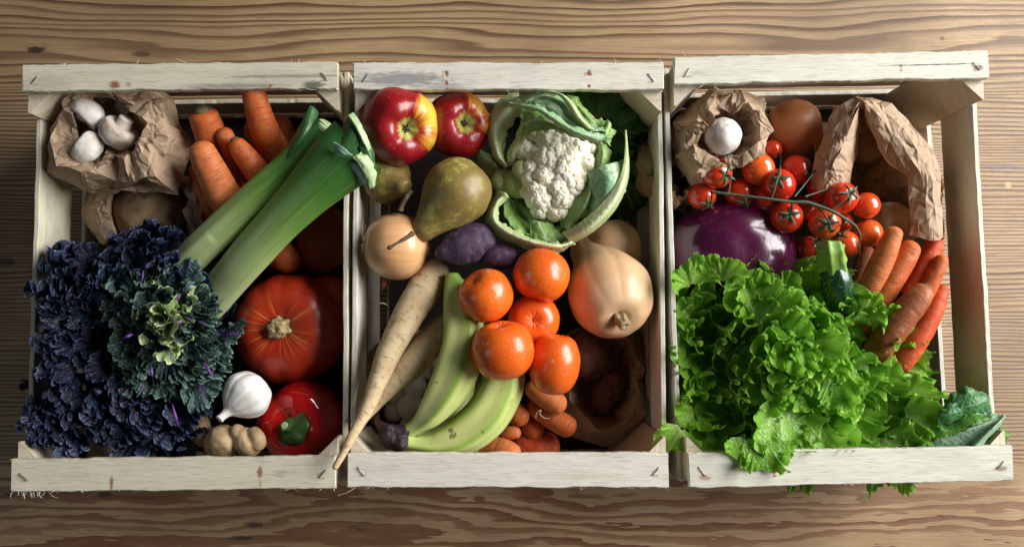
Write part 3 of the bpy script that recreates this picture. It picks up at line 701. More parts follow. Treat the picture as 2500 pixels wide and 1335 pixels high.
STAPLE.materials.append(MT['staple'])
MT['shade_sheet'] = mat_veg('painted_floor_shade', (0.028, 0.018, 0.012), (0.018, 0.012, 0.008), 30.0, .85, bump=.3)  # near-black colour paints the deep shade on the crate floors
# knots: (u along x from centre, v across y, ...) -- rail frame
kn = lambda u, v, a=.003, b=.006, s=.85: (u, v, a, b, KN, s)
crate('c', 'left wooden crate holding kale, leeks and a red pumpkin', -0.3212, 0.0005, 0.3055, 0.4092, math.radians(.6), .0262, .0300,
      [(-.063, -.004, .0065, .0042, KN, .9), (-.050, -.003, .004, .003, KN, .5), (.130, -.006, .012, .005, DK, .8), (.05, -.006, .06, .003, GR, .5), (.10, .003, .07, .002, GR, .5), (-.13, .0, .03, .009, (.33, .31, .27), .35), (.088, -.006, .002, .002, KN, .8)],
      [(-.058, -.003, .0022, .0075, KN, .8), (.0815, .005, .003, .006, KN, .85), (.082, -.006, .001, .004, KN, .6), (.10, .004, .008, .005, GR, .25)], 1.0, (0.70, 0.65, 0.505))
crate('c', 'middle wooden crate holding apples, cauliflower, bananas and mandarins', -0.0035, 0.0022, 0.3015, 0.4072, 0.0, .0268, .0318,
      [(-.103, .001, .05, .008, (.23, .23, .235), .8), (-.06, -.006, .03, .004, (.30, .30, .30), .6), (-.060, .006, .0024, .004, KN, .9), (-.060, -.003, .0018, .0030, KN, .9), (-.060, -.009, .0012, .002, KN, .8), (-.064, .004, .001, .005, KN, .5), (.0785, .007, .003, .0035, KN, .9), (.0785, -.006, .002, .0022, KN, .9), (.0745, .006, .001, .003, KN, .5)],
      [(.06, -.002, .05, .003, (.55, .50, .40), .4)], 2.0, (0.74, 0.70, 0.61))
crate('c', 'right wooden crate holding lettuce, vine tomatoes and carrots', 0.3155, 0.0078, 0.3057, 0.4130, math.radians(1.25), .0268, .0325,
      [(.067, .004, .0022, .0022, KN, .65), (.067, .0, .002, .0016, KN, .6), (.10, .005, .055, .0007, DK, .9), (.143, .001, .006, .003, (.16, .09, .06), .85)],
      [(-.073, .002, .0028, .0075, KN, .85), (-.139, -.003, .007, .0025, KN, .55), (.142, .0, .007, .003, (.2, .1, .05), .7)], 3.0, (0.70, 0.68, 0.58))
# ------------------------------------------------------------------ crumpled paper bags
def crumple_up(G, jit, rs, wrap=True):
    # one 2x upsampling of a grid, piecewise linear over randomly split quads, then jitter
    nu, nv = G.shape[:2]; vv = nv if wrap else nv
    nxt = np.roll(G, -1, 1) if wrap else None
    NV = nv * 2 if wrap else nv * 2 - 1
    H = np.zeros((nu * 2 - 1, NV, 3))
    H[::2, ::2] = G
    if wrap: Gn = nxt; H[::2, 1::2] = (G + Gn) / 2
    else: Gn = np.concatenate([G[:, 1:], G[:, -1:]], 1); H[::2, 1::2] = ((G + Gn) / 2)[:, :-1]
    H[1::2, ::2] = (G[:-1] + G[1:]) / 2
    a = (G[:-1] + Gn[1:]) / 2; b = (Gn[:-1] + G[1:]) / 2
    s = rs.rand(nu - 1, nv, 1) < .5; q = np.where(s, a, b)
    H[1::2, 1::2] = q if wrap else q[:, :-1]
    # only new verts move (sharp facets survive)
    J = rs.randn(*H.shape) * jit; J[::2, ::2] *= .3
    return H + J
def polar_interp(center, pts, n):
    c = np.array(center, float); P = np.array(pts, float) - c
    th = np.arctan2(P[:, 1], P[:, 0]); r = np.hypot(P[:, 0], P[:, 1]); o = np.argsort(th); th, r = th[o], r[o]
    q = np.linspace(-np.pi, np.pi, n, endpoint=False)
    return q, np.interp(q, np.concatenate([th - 2 * np.pi, th, th + 2 * np.pi]), np.tile(r, 3))
def paper_bag(label, center, inner, outer, zc, zin, zfl, na=18, jit=(.0050, .0013, .0003), seed=1, zfun=None, crest=.14, group='brown paper bags', floor_in=True):
    rs = np.random.RandomState(seed)
    q, ri = polar_interp(center, inner, na); _, ro = polar_interp(center, outer, na)
    rows = []
    prof = [(0.30, 0, zin), (.66, 0, zin + .004), (.93, 0.0, zin * .45 + zc * .55), (1, crest * .4, zc + .001), (1, (1 + crest) / 2, zc - .004), (1, 1.0, zc - .034), (1, .88, zc * .45 + zfl * .55), (1, .80, zfl)]
    for (fi, fo, z) in prof:
        r = ri * fi + (ro - ri) * fo
        row = []
        for j in range(na):
            zz = z + (zfun(q[j], z) if (zfun and z > zfl + .001) else 0)
            jj = rs.uniform(-.5, .5) * 2 * np.pi / na * .6
            row.append(A((center[0] + r[j] * math.cos(q[j] + jj), center[1] + r[j] * math.sin(q[j] + jj), max(zz, .008))))
        rows.append(row)
    G = np.array(rows)
    J = rs.randn(*G.shape) * jit[0]; J[-1] *= .1; G = G + J * np.array([.8, .8, 1.2])
    G = crumple_up(G, jit[1], rs); G = crumple_up(G, jit[2], rs)
    G[..., 2] = np.maximum(G[..., 2], .0072)
    o0 = np.append(G[..., :2].mean((0, 1)), zfl)
    nu, nv = G.shape[:2]
    F = grid_faces(nu, nv, True)
    me = mesh_from(G.reshape(-1, 3) - o0, F, smooth=False)
    root = tag(link('paper_bag', me, MT['paper']), label, 'paper bag', group); root.location = o0
    return root
paper_bag('crumpled brown paper bag of white mushrooms in the left crate', (275, 315),
          [(200, 262), (240, 240), (300, 238), (330, 262), (345, 290), (345, 330), (310, 380), (270, 385), (200, 382), (172, 360), (168, 310)],
          [(96, 395), (108, 320), (150, 245), (215, 200), (300, 200), (390, 222), (430, 265), (455, 330), (470, 420), (476, 480), (400, 462), (330, 470), (258, 478), (180, 450), (108, 425)],
          .158, .115, .10, seed=3, na=21)
paper_bag('open brown paper bag round the big potato below the mushroom bag', (360, 520),
          [(262, 500), (275, 560), (310, 600), (400, 625), (450, 590), (470, 520), (460, 450), (300, 440)],
          [(205, 470), (203, 540), (235, 590), (295, 612), (400, 650), (465, 605), (490, 540), (488, 460), (430, 420), (260, 430)],
          .118, .05, .012, seed=5, na=20, jit=(.0035, .0010, .0003))
paper_bag('crumpled brown paper bag with one white mushroom, right crate corner', (1765, 322),
          [(1712, 372), (1705, 340), (1735, 300), (1745, 275), (1790, 262), (1830, 270), (1850, 300), (1846, 340), (1815, 375), (1760, 388)],
          [(1642, 360), (1650, 310), (1680, 255), (1740, 226), (1800, 222), (1850, 240), (1880, 280), (1890, 325), (1868, 372), (1815, 400), (1760, 420), (1700, 455), (1660, 440)],
          .160, .118, .012, seed=8, na=19, jit=(.0040, .0014, .0003))
def sheet(name, rows, root, nu=7, nv=4, jit=(.0014, .0006, .0001), seed=1, back=False):
    rs = np.random.RandomState(seed)
    G = loft_pts(rows, nu, nv); G = G + rs.randn(*G.shape) * jit[0]
    for j_ in jit[1:]: G = crumple_up(G, j_, rs, wrap=False)
    me = mesh_from(G.reshape(-1, 3) - np.array(root.location), grid_faces(G.shape[0], G.shape[1]), smooth=False)
    return link(name, me, MT['paper'], root)
tb = empty('paper_bag', at(2150, 420, .012), 'tall brown paper bag opened wide beside the tomatoes, dark inside', 'paper bag', 'brown paper bags')
sheet('side_panel', [[(2100, 232, .158), (2040, 262, .155), (2005, 340, .150), (1988, 400, .146), (1982, 460, .14)], [(2098, 245, .168), (2060, 300, .168), (2030, 360, .164), (2010, 410, .158), (2000, 460, .15)], [(2102, 248, .172), (2075, 310, .172), (2052, 370, .168), (2032, 420, .162), (2014, 470, .152)]], tb, seed=2)
sheet('side_panel', [[(2102, 248, .172), (2075, 310, .171), (2052, 370, .167), (2032, 420, .161), (2014, 470, .151)], [(2104, 262, .158), (2092, 320, .158), (2076, 380, .152), (2062, 430, .15), (2050, 480, .14)], [(2080, 290, .13), (2100, 330, .13), (2090, 390, .125), (2072, 440, .12), (2060, 500, .11)]], tb, seed=3)
sheet('side_panel', [[(2082, 236, .150), (2150, 245, .158), (2215, 300, .160), (2270, 370, .160), (2296, 450, .158), (2306, 580, .152)], [(2100, 238, .168), (2148, 272, .170), (2205, 330, .170), (2250, 400, .168), (2272, 470, .165), (2282, 590, .156)], [(2110, 246, .172), (2138, 300, .166), (2175, 360, .162), (2206, 420, .158), (2222, 500, .152), (2222, 575, .148)]], tb, seed=4, nu=9, nv=4)
sheet('folded_edge', [[(2110, 250, .168), (2138, 302, .166), (2180, 362, .162), (2215, 420, .160)], [(2112, 268, .158), (2130, 330, .156), (2160, 390, .150), (2224, 440, .150)], [(2122, 290, .14), (2140, 340, .135), (2180, 390, .13), (2230, 440, .13)]], tb, seed=5, nu=8)
sheet('side_panel', [[(2290, 400, .150), (2302, 470, .148), (2305, 580, .145)], [(2290, 420, .09), (2296, 480, .09), (2300, 590, .09)], [(2280, 440, .02), (2285, 500, .02), (2285, 590, .02)]], tb, seed=6, nu=6)
sheet('back_panel', [[(2030, 262, .150), (2090, 245, .155), (2150, 250, .152), (2220, 300, .150), (2280, 380, .148)], [(2030, 275, .09), (2090, 262, .09), (2150, 268, .09), (2220, 320, .09), (2270, 390, .09)], [(2040, 300, .015), (2090, 290, .015), (2150, 300, .015), (2220, 340, .015), (2265, 400, .015)]], tb, seed=7, nu=8)
sheet('bottom_panel', [[(2000, 300, .014), (2140, 290, .014), (2275, 330, .014)], [(2000, 450, .014), (2140, 450, .014), (2285, 450, .014)], [(2000, 590, .014), (2140, 590, .014), (2285, 590, .014)]], tb, seed=8, nu=6, jit=(.001, .0005, .0002))
sheet('side_panel', [[(1990, 350, .145), (1985, 410, .142), (1982, 470, .135)], [(1995, 350, .08), (1990, 410, .08), (1988, 470, .08)], [(2005, 350, .015), (2000, 410, .015), (2000, 470, .015)]], tb, seed=9, nu=5)
paper_bag('dark brown paper bag folded open in the middle crate corner', (1470, 930),
          [(1400, 860), (1400, 960), (1430, 1020), (1480, 1045), (1530, 1010), (1545, 930), (1540, 850), (1480, 820)],
          [(1370, 830), (1365, 960), (1400, 1060), (1470, 1090), (1560, 1070), (1578, 940), (1572, 820), (1480, 780)],
          .062, .012, .010, seed=15, na=20, jit=(.0035, .0010, .0003))
paper_bag('small brown paper bag of pale button mushrooms under the bananas', (975, 950),
          [(925, 880), (925, 1000), (960, 1050), (1030, 1030), (1060, 940), (1020, 850)],
          [(905, 850), (898, 1010), (925, 1085), (1040, 1095), (1100, 960), (1050, 820)],
          .085, .02, .010, seed=17, na=24, jit=(.0035, .0015, .0005))
paper_bag('rumpled brown paper behind the mushroom bag at the right crate wall', (1655, 440),
          [(1650, 400), (1645, 470), (1665, 480), (1672, 410)],
          [(1632, 300), (1634, 505), (1668, 500), (1700, 470), (1705, 420), (1690, 300)],
          .120, .06, .012, seed=21, na=22, jit=(.005, .002, .0006))
# ------------------------------------------------------------------ produce
def carrot(label, pts, mt='carrot', caps=(.8, .8), crown=None, seed=0, name='carrot', cat='carrot', group='loose carrots', groove=.05, flat=1.0, seg=32, noise=.055):
    W, R = trace(pts); root_needed = crown is not None
    V, F, uv = sweep_vf(W, R, seg=seg, rings=90, noise=noise, nscale=42.0, groove=groove, seed=seed, caps=caps, flat=flat)
    o0 = np.mean(W, axis=0)
    if not root_needed:
        o = link(name, tri_ok(V - o0, F, uv), MT[mt]); o.location = o0; return tag(o, label, cat, group)
    root = empty(name, o0, label, cat, group)
    link('root', tri_ok(V - o0, F, uv), MT[mt], root)
    # crown: short dark stub at end index crown (0 = first point)
    a, b = (W[0], W[1]) if crown == 0 else (W[-1], W[-2]); r = R[0] if crown == 0 else R[-1]
    d = (a - b) / np.linalg.norm(a - b)
    Vc, Fc, uc = sweep_vf([a - d * r * .30, a - d * r * .05, a + d * r * .22, a + d * r * .30], [r * .70, r * .62, r * .40, r * .22], seg=20, rings=14, noise=.25, nscale=300.0, caps=(.2, .4))
    link('crown', tri_ok(Vc - o0, Fc, uc), MT['crown'], root)
    return root
G1 = 'carrots in the left crate'
carrot('blunt carrot with dark soily crown standing highest left of its bunch', [(492, 268, .150, 33), (505, 305, .140, 37), (530, 370, .12, 36), (560, 440, .10, 32), (590, 500, .08, 26)], crown=0, seed=1, group=G1, caps=(.5, .8))
carrot('thick pale orange carrot with rounded end nearest the paper bag', [(484, 345, .163, 27), (500, 385, .158, 34), (528, 440, .147, 40), (560, 500, .13, 42), (600, 570, .11, 40)], 'carrot_pale', seed=2, group=G1)
carrot('small round-ended carrot between the soily crown and the thin carrot', [(543, 312, .148, 18), (552, 335, .143, 21), (570, 380, .13, 22), (600, 440, .11, 20)], seed=3, group=G1)
carrot('thin carrot with dark spot at its tip running down towards the leeks', [(570, 340, .155, 17), (590, 370, .150, 26), (625, 415, .138, 31), (668, 480, .12, 32)], seed=4, crown=0, group=G1, caps=(.7, .8))
carrot('upright carrot reaching under the top rail of the left crate', [(615, 205, .160, 27), (622, 240, .156, 29), (640, 300, .142, 34), (668, 365, .12, 38), (700, 430, .09, 36)], seed=5, group=G1)
carrot('shadowed carrot end behind the upright carrot', [(672, 285, .10, 26), (690, 330, .09, 30), (700, 400, .06, 32)], seed=6, group=G1)
carrot('dark carrot lying low between paper bag and leeks', [(478, 400, .12, 22), (500, 460, .11, 30), (525, 520, .10, 31), (560, 580, .08, 28)], seed=7, group=G1)
carrot('dark carrot deep behind the thin carrots', [(620, 290, .085, 30), (640, 360, .08, 36), (650, 450, .06, 36)], seed=17, group=G1)
carrot('carrot end lying under the leeks above the red pumpkin', [(640, 585, .07, 40), (690, 625, .075, 38), (728, 655, .075, 27)], seed=8, group=G1)

# generic solid of revolution placed by the photo
def solid(name, c, rpx, prof, mt, axis=(0, 0, 1), label=None, cat=None, group=None, sx=1, sy=1, parts=False, zs=1, **k):
    p = at(*c); R = rpx * sc(*c); q = zq(axis)
    me = lathe_mesh(prof, R, **k)
    if sx != 1 or sy != 1 or zs != 1:
        n = len(me.vertices); co = np.zeros(n * 3, np.float32); me.vertices.foreach_get('co', co); co = co.reshape(-1, 3) * np.array([sx, sy, zs], np.float32); me.vertices.foreach_set('co', co.ravel()); me.update()
    if parts:
        root = empty(name, p, label, cat, group, quat=q)
        link(parts, me, MT[mt], root); root_R = R
        return root, R
    o = link(name, me, MT[mt]); o.location = p; o.rotation_mode = 'QUATERNION'; o.rotation_quaternion = q
    return tag(o, label, cat, group), R
def local_tube(name, pts, rad, mt, root, **k):
    V, F, uv = sweep_vf(pts, rad, **k); return link(name, tri_ok(V, F, uv), MT[mt], root)
def ax(dx, dy, z=None):            # axis from photo offset (fraction of radius, dy down)
    z = math.sqrt(max(.05, 1 - dx * dx - dy * dy)) if z is None else z
    return (dx, -dy, z)

# ---- mushrooms
def mushroom(label, c, r, axis, mt='mushroom', stem=.55, sr=.42, seed=0, capz=.78):
    cap = [(.02, -.30), (.35, -.30), (.62, -.34), (.86, -.32), (.98, -.12), (1.0, .08), (.90, .34), (.62, .56), (.30, .655), (.02, .67)]
    cap = [(a, -b * capz / .62) for a, b in cap][::-1]
    root, R = solid('mushroom', c, r, [(a, b) for a, b in cap][::-1], mt, axis, label, 'mushroom', 'white mushrooms', parts='cap', noise=.07, nscale=2.2, seed=seed, seg=48, rings=40)
    local_tube('stem', [(0, 0, R * .1), (0, 0, R * .35), (R * .03, 0, R * (.35 + stem * .6)), (R * .05, 0, R * (.35 + stem))], [R * sr, R * sr, R * sr * .9, R * sr * 1.0], mt, root, seg=24, rings=24, noise=.08, nscale=90, caps=(.1, .35))
    return root
mushroom('white mushroom with stem pointing up and right, largest in its paper bag', (290, 322, .144), 46, (.62, .68, .30), 'mushroom_brown', .62, .42, 1)
mushroom('pale mushroom half under the left flap of the paper bag, dirt specks on it', (214, 280, .144), 42, (-.6, -.75, .25), 'mushroom', .15, .45, 2)
mushroom('white mushroom with its stem at upper left, lowest of the three big ones', (212, 358, .147), 41, (-.8, .5, .30), 'mushroom', .2, .40, 3)
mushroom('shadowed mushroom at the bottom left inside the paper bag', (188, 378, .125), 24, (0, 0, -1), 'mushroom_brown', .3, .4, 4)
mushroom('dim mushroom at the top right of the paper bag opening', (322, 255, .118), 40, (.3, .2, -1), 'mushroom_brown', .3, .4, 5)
mushroom('smooth round white mushroom alone in its paper bag in the right crate', (1764, 334, .155), 44, (-.2, -.6, -.9), 'mushroom', .3, .35, 6, capz=.95)
for i, (a, b, r) in enumerate(((1003, 990, 34), (1012, 940, 30), (960, 1005, 24), (968, 960, 24), (1040, 900, 26), (985, 910, 24), (1000, 1035, 24))):
    mushroom(['pale button mushroom half covered by the banana stalks', 'button mushroom under the second parsnip', 'small button mushroom at the bag edge', 'small dim button mushroom beside the parsnip tip', 'button mushroom deep between parsnip and banana', 'dim button mushroom behind the long parsnip', 'button mushroom lowest in the bag by the banana crown'][i],
             (a, b, .062 + .004 * (i < 2)), r, (rnd.uniform(-.4, .4), rnd.uniform(-.4, .4), -1), 'mushroom', .3, .4, 30 + i)

# ---- potatoes, squashes, roots low in the crates
def lump(name, label, c, r, mt, cat, axis=(1, .3, .2), el=1.25, group=None, seed=0, noise=.16, flat=.85):
    prof = [(a * flat, b * el) for a, b in sph(12)][::-1]
    o, R = solid(name, c, r, prof, mt, axis, label, cat, group, noise=noise, nscale=1.3, seed=seed, seg=56, rings=44); return o
lump('potato', 'big brown potato in the open paper bag above the kale', (372, 525, .080), 80, 'potato', 'potato', (1, .15, 0), 1.12, 'potatoes', 3, flat=1.0, noise=.10)
lump('potato', 'large dark potato in the middle of the tall open paper bag', (2200, 445, .055), 80, 'potato', 'potato', (.5, 1, 0), 1.1, 'potatoes', 5, flat=1)
lump('potato', 'yellowish speckled potato above the upright carrots', (2175, 550, .085), 58, 'potato_pale', 'potato', (1, -.6, .2), 1.15, 'potatoes', 6, flat=.95)
lump('potato', 'dim brown potato at the far end of the tall paper bag', (2130, 330, .055), 66, 'potato', 'potato', (.3, 1, 0), 1.1, 'potatoes', 7, flat=1)
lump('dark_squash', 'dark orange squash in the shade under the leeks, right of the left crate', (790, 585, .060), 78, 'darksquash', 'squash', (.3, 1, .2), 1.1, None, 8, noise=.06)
lump('beetroot', 'dark beetroot in shadow below the butternut squash', (1430, 860, .060), 58, 'beet_dark', 'beetroot', (.3, 1, 0), 1.1, 'beetroots in the dark bag', 9, flat=1)
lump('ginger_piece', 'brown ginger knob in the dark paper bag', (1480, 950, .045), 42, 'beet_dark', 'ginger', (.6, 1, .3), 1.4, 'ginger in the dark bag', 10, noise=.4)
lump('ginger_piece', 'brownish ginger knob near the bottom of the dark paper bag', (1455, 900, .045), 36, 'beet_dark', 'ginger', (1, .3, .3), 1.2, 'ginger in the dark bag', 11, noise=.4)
solid('butternut_squash', (1937, 318, .105), 66, [(.02, -1.25), (.5, -1.15), (.85, -.8), (1.0, -.2), (.98, .3), (.8, .75), (.45, 1.02), (.02, 1.1)], 'peel', (-.15, .8, .5), 'brown-orange squash with smooth rounded end beside the mushroom bag', 'squash', 'butternut squashes', noise=.03, nscale=1.5)

# ---- leeks
def ell_leek(th, u): return 1.0
lk = empty('leek', at(640, 500, .15), 'long green leek nearer the carrots, cut short at its top end', 'leek', 'two leeks in the left crate')
tube('stalk', [(430, 668, .120, 40), (470, 625, .135, 40), (560, 540, .150, 40), (650, 458, .160, 41), (710, 405, .163, 40), (765, 348, .163, 38), (800, 312, .163, 34)], MT['leek'], lk, seg=44, rings=110, noise=.02, nscale=25, flat=.85, caps=(.3, 0), sect=lambda th, u: 1 + .03 * np.cos(th * 7 + 4 * u) - .10 * np.clip(np.cos(th - 1.2) ** 15, 0, 1) * (u > .3))
for r_, zz in ((30, .002), (21, .006), (12, .009)):
    tube('leaf_ring', [(797, 317, .163 + zz * .3, r_), (806, 305, .165 + zz * .4, r_ * 1.0)], MT['leek_cut'], lk, seg=30, rings=12, caps=(0, .25), noise=.06, nscale=200)
loft('leaf', [[(640, 430, .160), (690, 372, .168), (728, 315, .172), (757, 258, .168)], [(662, 440, .168), (705, 385, .176), (742, 325, .178), (766, 262, .166)], [(690, 432, .158), (732, 375, .166), (768, 318, .168), (776, 275, .162)]], MT['leek_leaf'], lk, nu=50, nv=16, thick=.0015, ruff=.001)
lb = empty('leek', at(680, 560, .17), 'thick pale leek flaring into dark folded leaves over the crate edge', 'leek', 'two leeks in the left crate')
tube('stalk', [(503, 748, .120, 45), (539, 706, .132, 46), (604, 629, .150, 50), (684, 539, .168, 53), (739, 482, .178, 60), (792, 429, .185, 71), (835, 390, .188, 79), (872, 357, .186, 82)], MT['leek'], lb, seg=52, rings=120, noise=.02, nscale=25, flat=.62, caps=(.3, 0), sect=lambda th, u: 1 + .006 * np.cos(th * 9 + 3 * u))
# folded, cut leaf tops
loft('leaf', [[(808, 345, .192), (835, 312, .196), (855, 280, .200)], [(830, 360, .206), (856, 322, .208), (872, 288, .205)], [(850, 392, .204), (878, 352, .206), (890, 325, .200)]], MT['leek_leaf'], lb, nu=30, nv=18, thick=.002, ruff=.001)
loft('cut_leaf_edge', [[(849, 284, .209), (862, 300, .212), (876, 325, .212), (890, 352, .210), (900, 375, .206)], [(862, 277, .206), (876, 296, .208), (890, 322, .208), (901, 350, .206), (908, 380, .202)]], MT['leek_cut'], lb, nu=40, nv=8, thick=.002, ruff=.002)
loft('leaf', [[(862, 322, .204), (880, 370, .206), (892, 420, .200)], [(885, 330, .207), (902, 375, .206), (908, 425, .199)], [(902, 350, .200), (914, 385, .198), (910, 458, .192)]], MT['leek_leaf'], lb, nu=30, nv=16, thick=.0016, ruff=.001)
loft('folded_leaf', [[(814, 346, .212), (835, 358, .216), (858, 378, .214)], [(812, 360, .210), (832, 372, .215), (850, 381, .213)], [(820, 374, .208), (836, 378, .212), (862, 379, .210)]], MT['leek_pale'], lb, nu=24, nv=14, thick=.0016, ruff=.002)
loft('folded_leaf', [[(862, 382, .213), (880, 408, .210), (896, 440, .204), (903, 462, .198)], [(872, 378, .214), (893, 402, .211), (908, 432, .204), (912, 455, .198)], [(880, 372, .208), (905, 392, .206), (916, 420, .200), (914, 440, .196)]], MT['leek_cut'], lb, nu=34, nv=16, thick=.0016, ruff=.003, rf=260)
loft('folded_leaf', [[(850, 400, .205), (868, 425, .203), (880, 452, .198)], [(868, 398, .208), (888, 425, .205), (900, 455, .199)], [(880, 392, .206), (904, 420, .203), (908, 452, .198)]], MT['leek_pale'], lb, nu=24, nv=14, thick=.0016, ruff=.003)

# ---- pumpkin
def ribs(n, a, ph=0.0, p=1.0):
    def f(x, y, z, th, t):
        k = 1 - a * (1 - np.abs(np.cos(n * .5 * (th + ph))) ** p) ; return x * k, y * k, z
    return f
pk, R = solid('pumpkin', (712, 802, .075), 134, [(.02, .60), (.12, .62), (.28, .72), (.55, .74), (.82, .58), (.98, .22), (1.0, -.1), (.9, -.5), (.6, -.78), (.2, -.85), (.02, -.82)][::-1], 'pumpkin', (-.02, .02, 1),
              'round red-orange pumpkin with corky stem beside the leeks', 'pumpkin', parts='rind', deform=ribs(12, .035), noise=.03, nscale=1.2, seg=96, rings=60)
local_tube('stem', [(0, 0, R * .58), (0, 0, R * .70), (R * .02, R * .01, R * .82), (R * .04, R * .02, R * .90)], [R * .22, R * .17, R * .16, R * .17], 'corky', pk, seg=32, rings=26, noise=.25, nscale=170, sect=lambda th, u: 1 + .14 * np.cos(6 * th), caps=(0, .2))
o, _ = solid('pumpkin', (800, 745, .062), 75, [(.02, .8), (.5, .76), (.9, .4), (1, 0), (.85, -.5), (.4, -.8), (.02, -.85)][::-1], 'pumpkin', (.2, .2, 1), 'orange pumpkin edge showing between red pumpkin and crate side', 'pumpkin', deform=ribs(10, .04))

# ---- garlic
gd = (-.55, -.60, .50)
gl, R = solid('garlic_bulb', (604, 962, .135), 62, [(.02, -.72), (.35, -.74), (.75, -.55), (1.0, -.05), (.95, .30), (.70, .62), (.42, .86), (.24, 1.0), (.17, 1.15), (.15, 1.3), (.165, 1.42), (.10, 1.44), (.02, 1.43)], 'garlic', gd,
              'white garlic bulb with stub neck between kale and red pepper', 'garlic', parts='cloves', deform=ribs(9, .07, .3, .6), noise=.05, nscale=1.5, seg=96, rings=64)
local_tube('root_plate', [(0, 0, -R * .76), (0, 0, -R * .70)], [R * .2, R * .24], 'corky', gl, seg=20, rings=10, noise=.2, nscale=300)

# ---- bell pepper
def pep(x, y, z, th, t):
    k = 1 - .10 * (1 - np.abs(np.cos(2 * (th + .5))) ** .8); bulge = 1 + .05 * np.cos(4 * (th + .5)) * (z > .2)
    return x * k, y * k, z * bulge
pp, R = solid('bell_pepper', (738, 1032, .085), 104, [(.02, .66), (.16, .66), (.34, .69), (.52, .72), (.78, .62), (.97, .34), (1.0, 0), (.95, -.5), (.8, -1.0), (.5, -1.2), (.02, -1.15)][::-1], 'pepper', (-.05, -.02, 1),
              'shiny red bell pepper with green stalk beside the bottom rail', 'pepper', parts='flesh', deform=pep, noise=.04, nscale=1.3, seg=96, rings=64)
local_tube('calyx', [(0, 0, R * .60), (-R * .02, -R * .02, R * .73), (-R * .05, -R * .03, R * .79)], [R * .38, R * .40, R * .20], 'pepper_green', pp, seg=48, rings=20, sect=lambda th, u: 1 + .07 * np.cos(6 * th) , noise=.1, nscale=60, caps=(0, .3))
local_tube('stalk', [(-R * .04, -R * .04, R * .66), (-R * .06, -R * .04, R * .84), (-R * .10, -R * .05, R * .98)], [R * .20, R * .12, R * .14], 'pepper_green', pp, seg=28, rings=22, sect=lambda th, u: 1 + .10 * np.cos(5 * th), caps=(0, .12), noise=.08, nscale=90)
local_tube('cut_end', [(-R * .10, -R * .05, R * .975), (-R * .102, -R * .05, R * .995)], [R * .09, R * .075], 'leek_cut', pp, seg=20, rings=8, caps=(0, .2), noise=.15, nscale=200)

# ---- ginger (fingers grown together)
def lumps(name, label, cat, segs, mt, vox=.0012, noise=.10):
    parts = []
    o0 = np.array(at(*segs[0][0][:3]))
    for s_ in segs:
        W, R_ = trace(s_); V, F, _ = sweep_vf(W, R_, seg=24, rings=30, noise=noise, nscale=90, groove=.07, caps=(.9, .9)); parts.append((V - o0, F))
    V, F = join(parts); o = link(name, tri_ok(V, F), MT[mt]); o.location = o0
    r = o.modifiers.new('blend', 'REMESH'); r.mode = 'VOXEL'; r.voxel_size = vox; r.use_smooth_shade = True
    s = o.modifiers.new('soft', 'SMOOTH'); s.iterations = 4; s.factor = .5
    return tag(o, label, cat)
lumps('ginger_root', 'knobbly beige ginger root between kale and red pepper', 'ginger', [
    [(482, 1010, .115, 18), (490, 1050, .125, 26), (510, 1085, .125, 30)], [(510, 1085, .125, 32), (545, 1075, .135, 40), (580, 1070, .135, 42)],
    [(570, 1060, .14, 22), (590, 1045, .145, 18)], [(580, 1080, .135, 36), (615, 1075, .140, 33), (628, 1065, .142, 24)], [(500, 1105, .12, 28), (540, 1115, .12, 28), (575, 1112, .12, 26)], [(612, 1045, .14, 13), (628, 1070, .145, 18), (630, 1095, .14, 20)], [(545, 1050, .135, 16), (560, 1075, .145, 22)], [(590, 1110, .13, 20), (620, 1108, .13, 18)], [(470, 1020, .12, 12), (476, 1050, .125, 16), (486, 1075, .125, 18)]], 'ginger', noise=.2)

# ---- apples
AP = [(.02, .66), (.10, .66), (.24, .76), (.45, .86), (.72, .78), (.95, .42), (1.0, .05), (.93, -.35), (.72, -.72), (.42, -.90), (.2, -.84), (.02, -.62)]
def apple(label, c, r, axis, seed):
    a, R = solid('apple', c, r, AP[::-1], 'apple', axis, label, 'apple', 'red apples', parts='flesh', deform=lambda x, y, z, th, t: (x * (1 + .02 * np.cos(5 * th)), y * (1 + .02 * np.cos(5 * th)), z * (1 + .03 * np.cos(5 * th) * (z > .5))), noise=.03, nscale=1.2, seed=seed, seg=80, rings=60)
    P_ = []
    for i in range(5):
        t = i * 2 * math.pi / 5; d = np.array([math.cos(t), math.sin(t), 0])
        V_, F_, _ = sweep_vf([d * R * .04 + [0, 0, R * .64], d * R * .09 + [0, 0, R * .70], d * R * .05 + [0, 0, R * .76]], [R * .03, R * .028, R * .006], seg=8, rings=8, flat=.4, caps=(0, 0)); P_.append((V_, F_))
    V_, F_ = join(P_); link('calyx', tri_ok(V_, F_), MT['brown_stem'], a)
    return a
apple('large glossy red apple with yellow-green patch at its blossom end', (972, 306, .150), 95, (.42, -.33, .84), 1)
apple('smaller red apple with yellow right side, partly behind the large one', (1116, 306, .128), 80, (.34, -.12, .8), 2)

